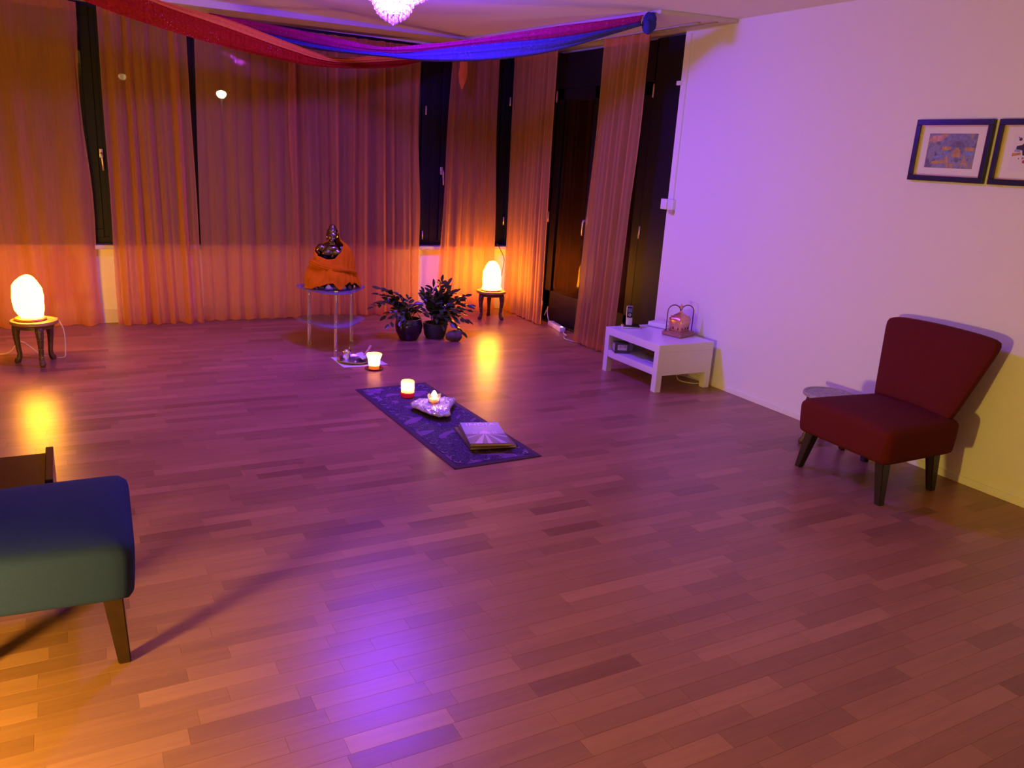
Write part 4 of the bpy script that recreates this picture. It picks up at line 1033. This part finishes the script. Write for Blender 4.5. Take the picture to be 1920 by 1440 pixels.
obj('crystal_points', bm, mat('clear_quartz', (.52, .46, .56), .08, spec=.9), CC, kind='stuff')
TLH = thing('tealight_glass', 'smoked glass tealight burning on top of the crystal cluster', 'candle holder', (1.885, 4.275, .0655))
SMK = pane_glass('smoked_glass', (.86, .82, .80), .1, 1.12)
nt = SMK.node_tree; o_ = nt.nodes['Material Output']; prev = o_.inputs[0].links[0].from_socket
t_ = nt.nodes.new('ShaderNodeBsdfTranslucent'); t_.inputs[0].default_value = (.5, .46, .44, 1); x_ = nt.nodes.new('ShaderNodeMixShader'); x_.inputs[0].default_value = .10
nt.links.new(prev, x_.inputs[1]); nt.links.new(t_.outputs[0], x_.inputs[2]); nt.links.new(x_.outputs[0], o_.inputs[0])
bm = mb(); lathe(bm, [(0, 0), (.034, 0), (.037, .004), (.040, .068)], 28); obj('glass_cup', bm, SMK, TLH, 'auto')
bm = mb(); lathe(bm, [(0, .0105), (.027, .0105), (.027, .028), (0, .026)], 24); obj('tealight', bm, WAX, TLH)
bm = mb(); lathe(bm, [(0, .029), (.010, .036), (.017, .048), (.012, .064), (0, .080)], 14); obj('flame', bm, FLAME2, TLH, True)

# ------------------------------------------------------------------ books
PAGES = mat('book_pages', (.70, .52, .28), .8, var=.1, scale=300)
def book(loc, rz, w, d, h, cover, label, name='book'):
    t = thing(name, label, 'book', loc, rz, 'books on the mat')
    bm = mb(); box(bm, (0, 0, h-.0008), (w, d, .0014), .0004); box(bm, (0, 0, .0008), (w, d, .0014), .0004)
    box(bm, (-w/2+.0012, 0, h/2), (.0024, d, h-.001), .0006); obj('cover', bm, cover, t)
    bm = mb(); box(bm, (.001, 0, h/2), (w-.005, d-.004, h-.0036)); obj('page_block', bm, PAGES, t)
    return t
book((1.968, 3.752, .0075), radians(-10), .262, .340, .0145, mat('dark_plain_cover', (.10, .06, .07), .35), 'largest book at the bottom of the stack on the mat')
book((1.955, 3.738, .0225), radians(-14), .226, .330, .0165, mat('maroon_cover', (.16, .06, .07), .35), 'maroon covered book in the middle of the stack')
CVR = mat('sky_cover', (.30, .28, .62), .35)
b3 = book((1.952, 3.722, .0395), radians(-15.8), .223, .352, .0135, mat('grey_blue_cover', (.16, .15, .28), .28), 'top book titled INDIA with pale sky and a domed palace')
zc = .0138
def cov(name, poly, m_, dz=0):
    bm = mb(); prism(bm, poly, zc+dz, zc+dz+.0003); return obj(name, bm, m_, b3)
cov('cover_sky', [(-.110, -.02), (.110, -.02), (.110, .174), (-.110, .174)], CVR)
cov('cover_garden', [(-.110, -.174), (.110, -.174), (.110, -.0205), (-.110, -.0205)], mat('cover_garden_ink', (.13, .11, .30), .28))
PALE = mat('cover_pale_ink', (.48, .36, .72), .28)
bm = mb()
for poly in ([(-.012, -.022), (-.085, -.172), (-.045, -.172), (-.006, -.03)], [(-.004, -.03), (-.012, -.172), (.012, -.172), (.006, -.03)], [(.010, -.026), (.060, -.172), (.094, -.172), (.016, -.022)], [(-.02, -.024), (-.109, -.09), (-.109, -.07), (-.025, -.021)], [(.02, -.024), (.109, -.085), (.109, -.062), (.026, -.021)]):
    prism(bm, poly, zc+.0004, zc+.0007)
obj('cover_paths', bm, PALE, b3)
bm = mb()
prism(bm, [(-.030, -.024), (.030, -.024), (.030, .002), (-.030, .002)], zc+.0008, zc+.0011)
prism(bm, [(.020*cos(pi*k/12), .002+.026*sin(pi*k/12)) for k in range(13)], zc+.0008, zc+.0011)
for x in (-.062, -.048, .048, .062): prism(bm, [(x-.004, -.024), (x+.004, -.024), (x+.003, .010), (x, .016), (x-.003, .010)], zc+.0008, zc+.0011)
prism(bm, [(-.003, .026), (.003, .026), (0, .04)], zc+.0008, zc+.0011)
obj('cover_palace', bm, mat('cover_palace_ink', (.66, .42, .86), .28), b3)
cu = bpy.data.curves.new('cover_title', 'FONT'); cu.body = 'INDIA'; cu.size = .058; cu.align_x = 'CENTER'; cu.align_y = 'CENTER'; cu.extrude = .0002; cu.space_character = 1.12
cu.materials.append(mat('cover_title_ink', (.92, .85, .95), .5))
tmp = bpy.data.objects.new('cover_title_text', cu); COL.objects.link(tmp); bpy.context.view_layer.update()
tme = bpy.data.meshes.new_from_object(tmp.evaluated_get(bpy.context.evaluated_depsgraph_get())); bpy.data.objects.remove(tmp); bpy.data.curves.remove(cu)
if not tme.materials: tme.materials.append(bpy.data.materials['cover_title_ink'])
to = obj('cover_title', tme, None, b3, loc=(0, .135, zc+.0007)); to['kind'] = 'stuff'

# ------------------------------------------------------------------ done
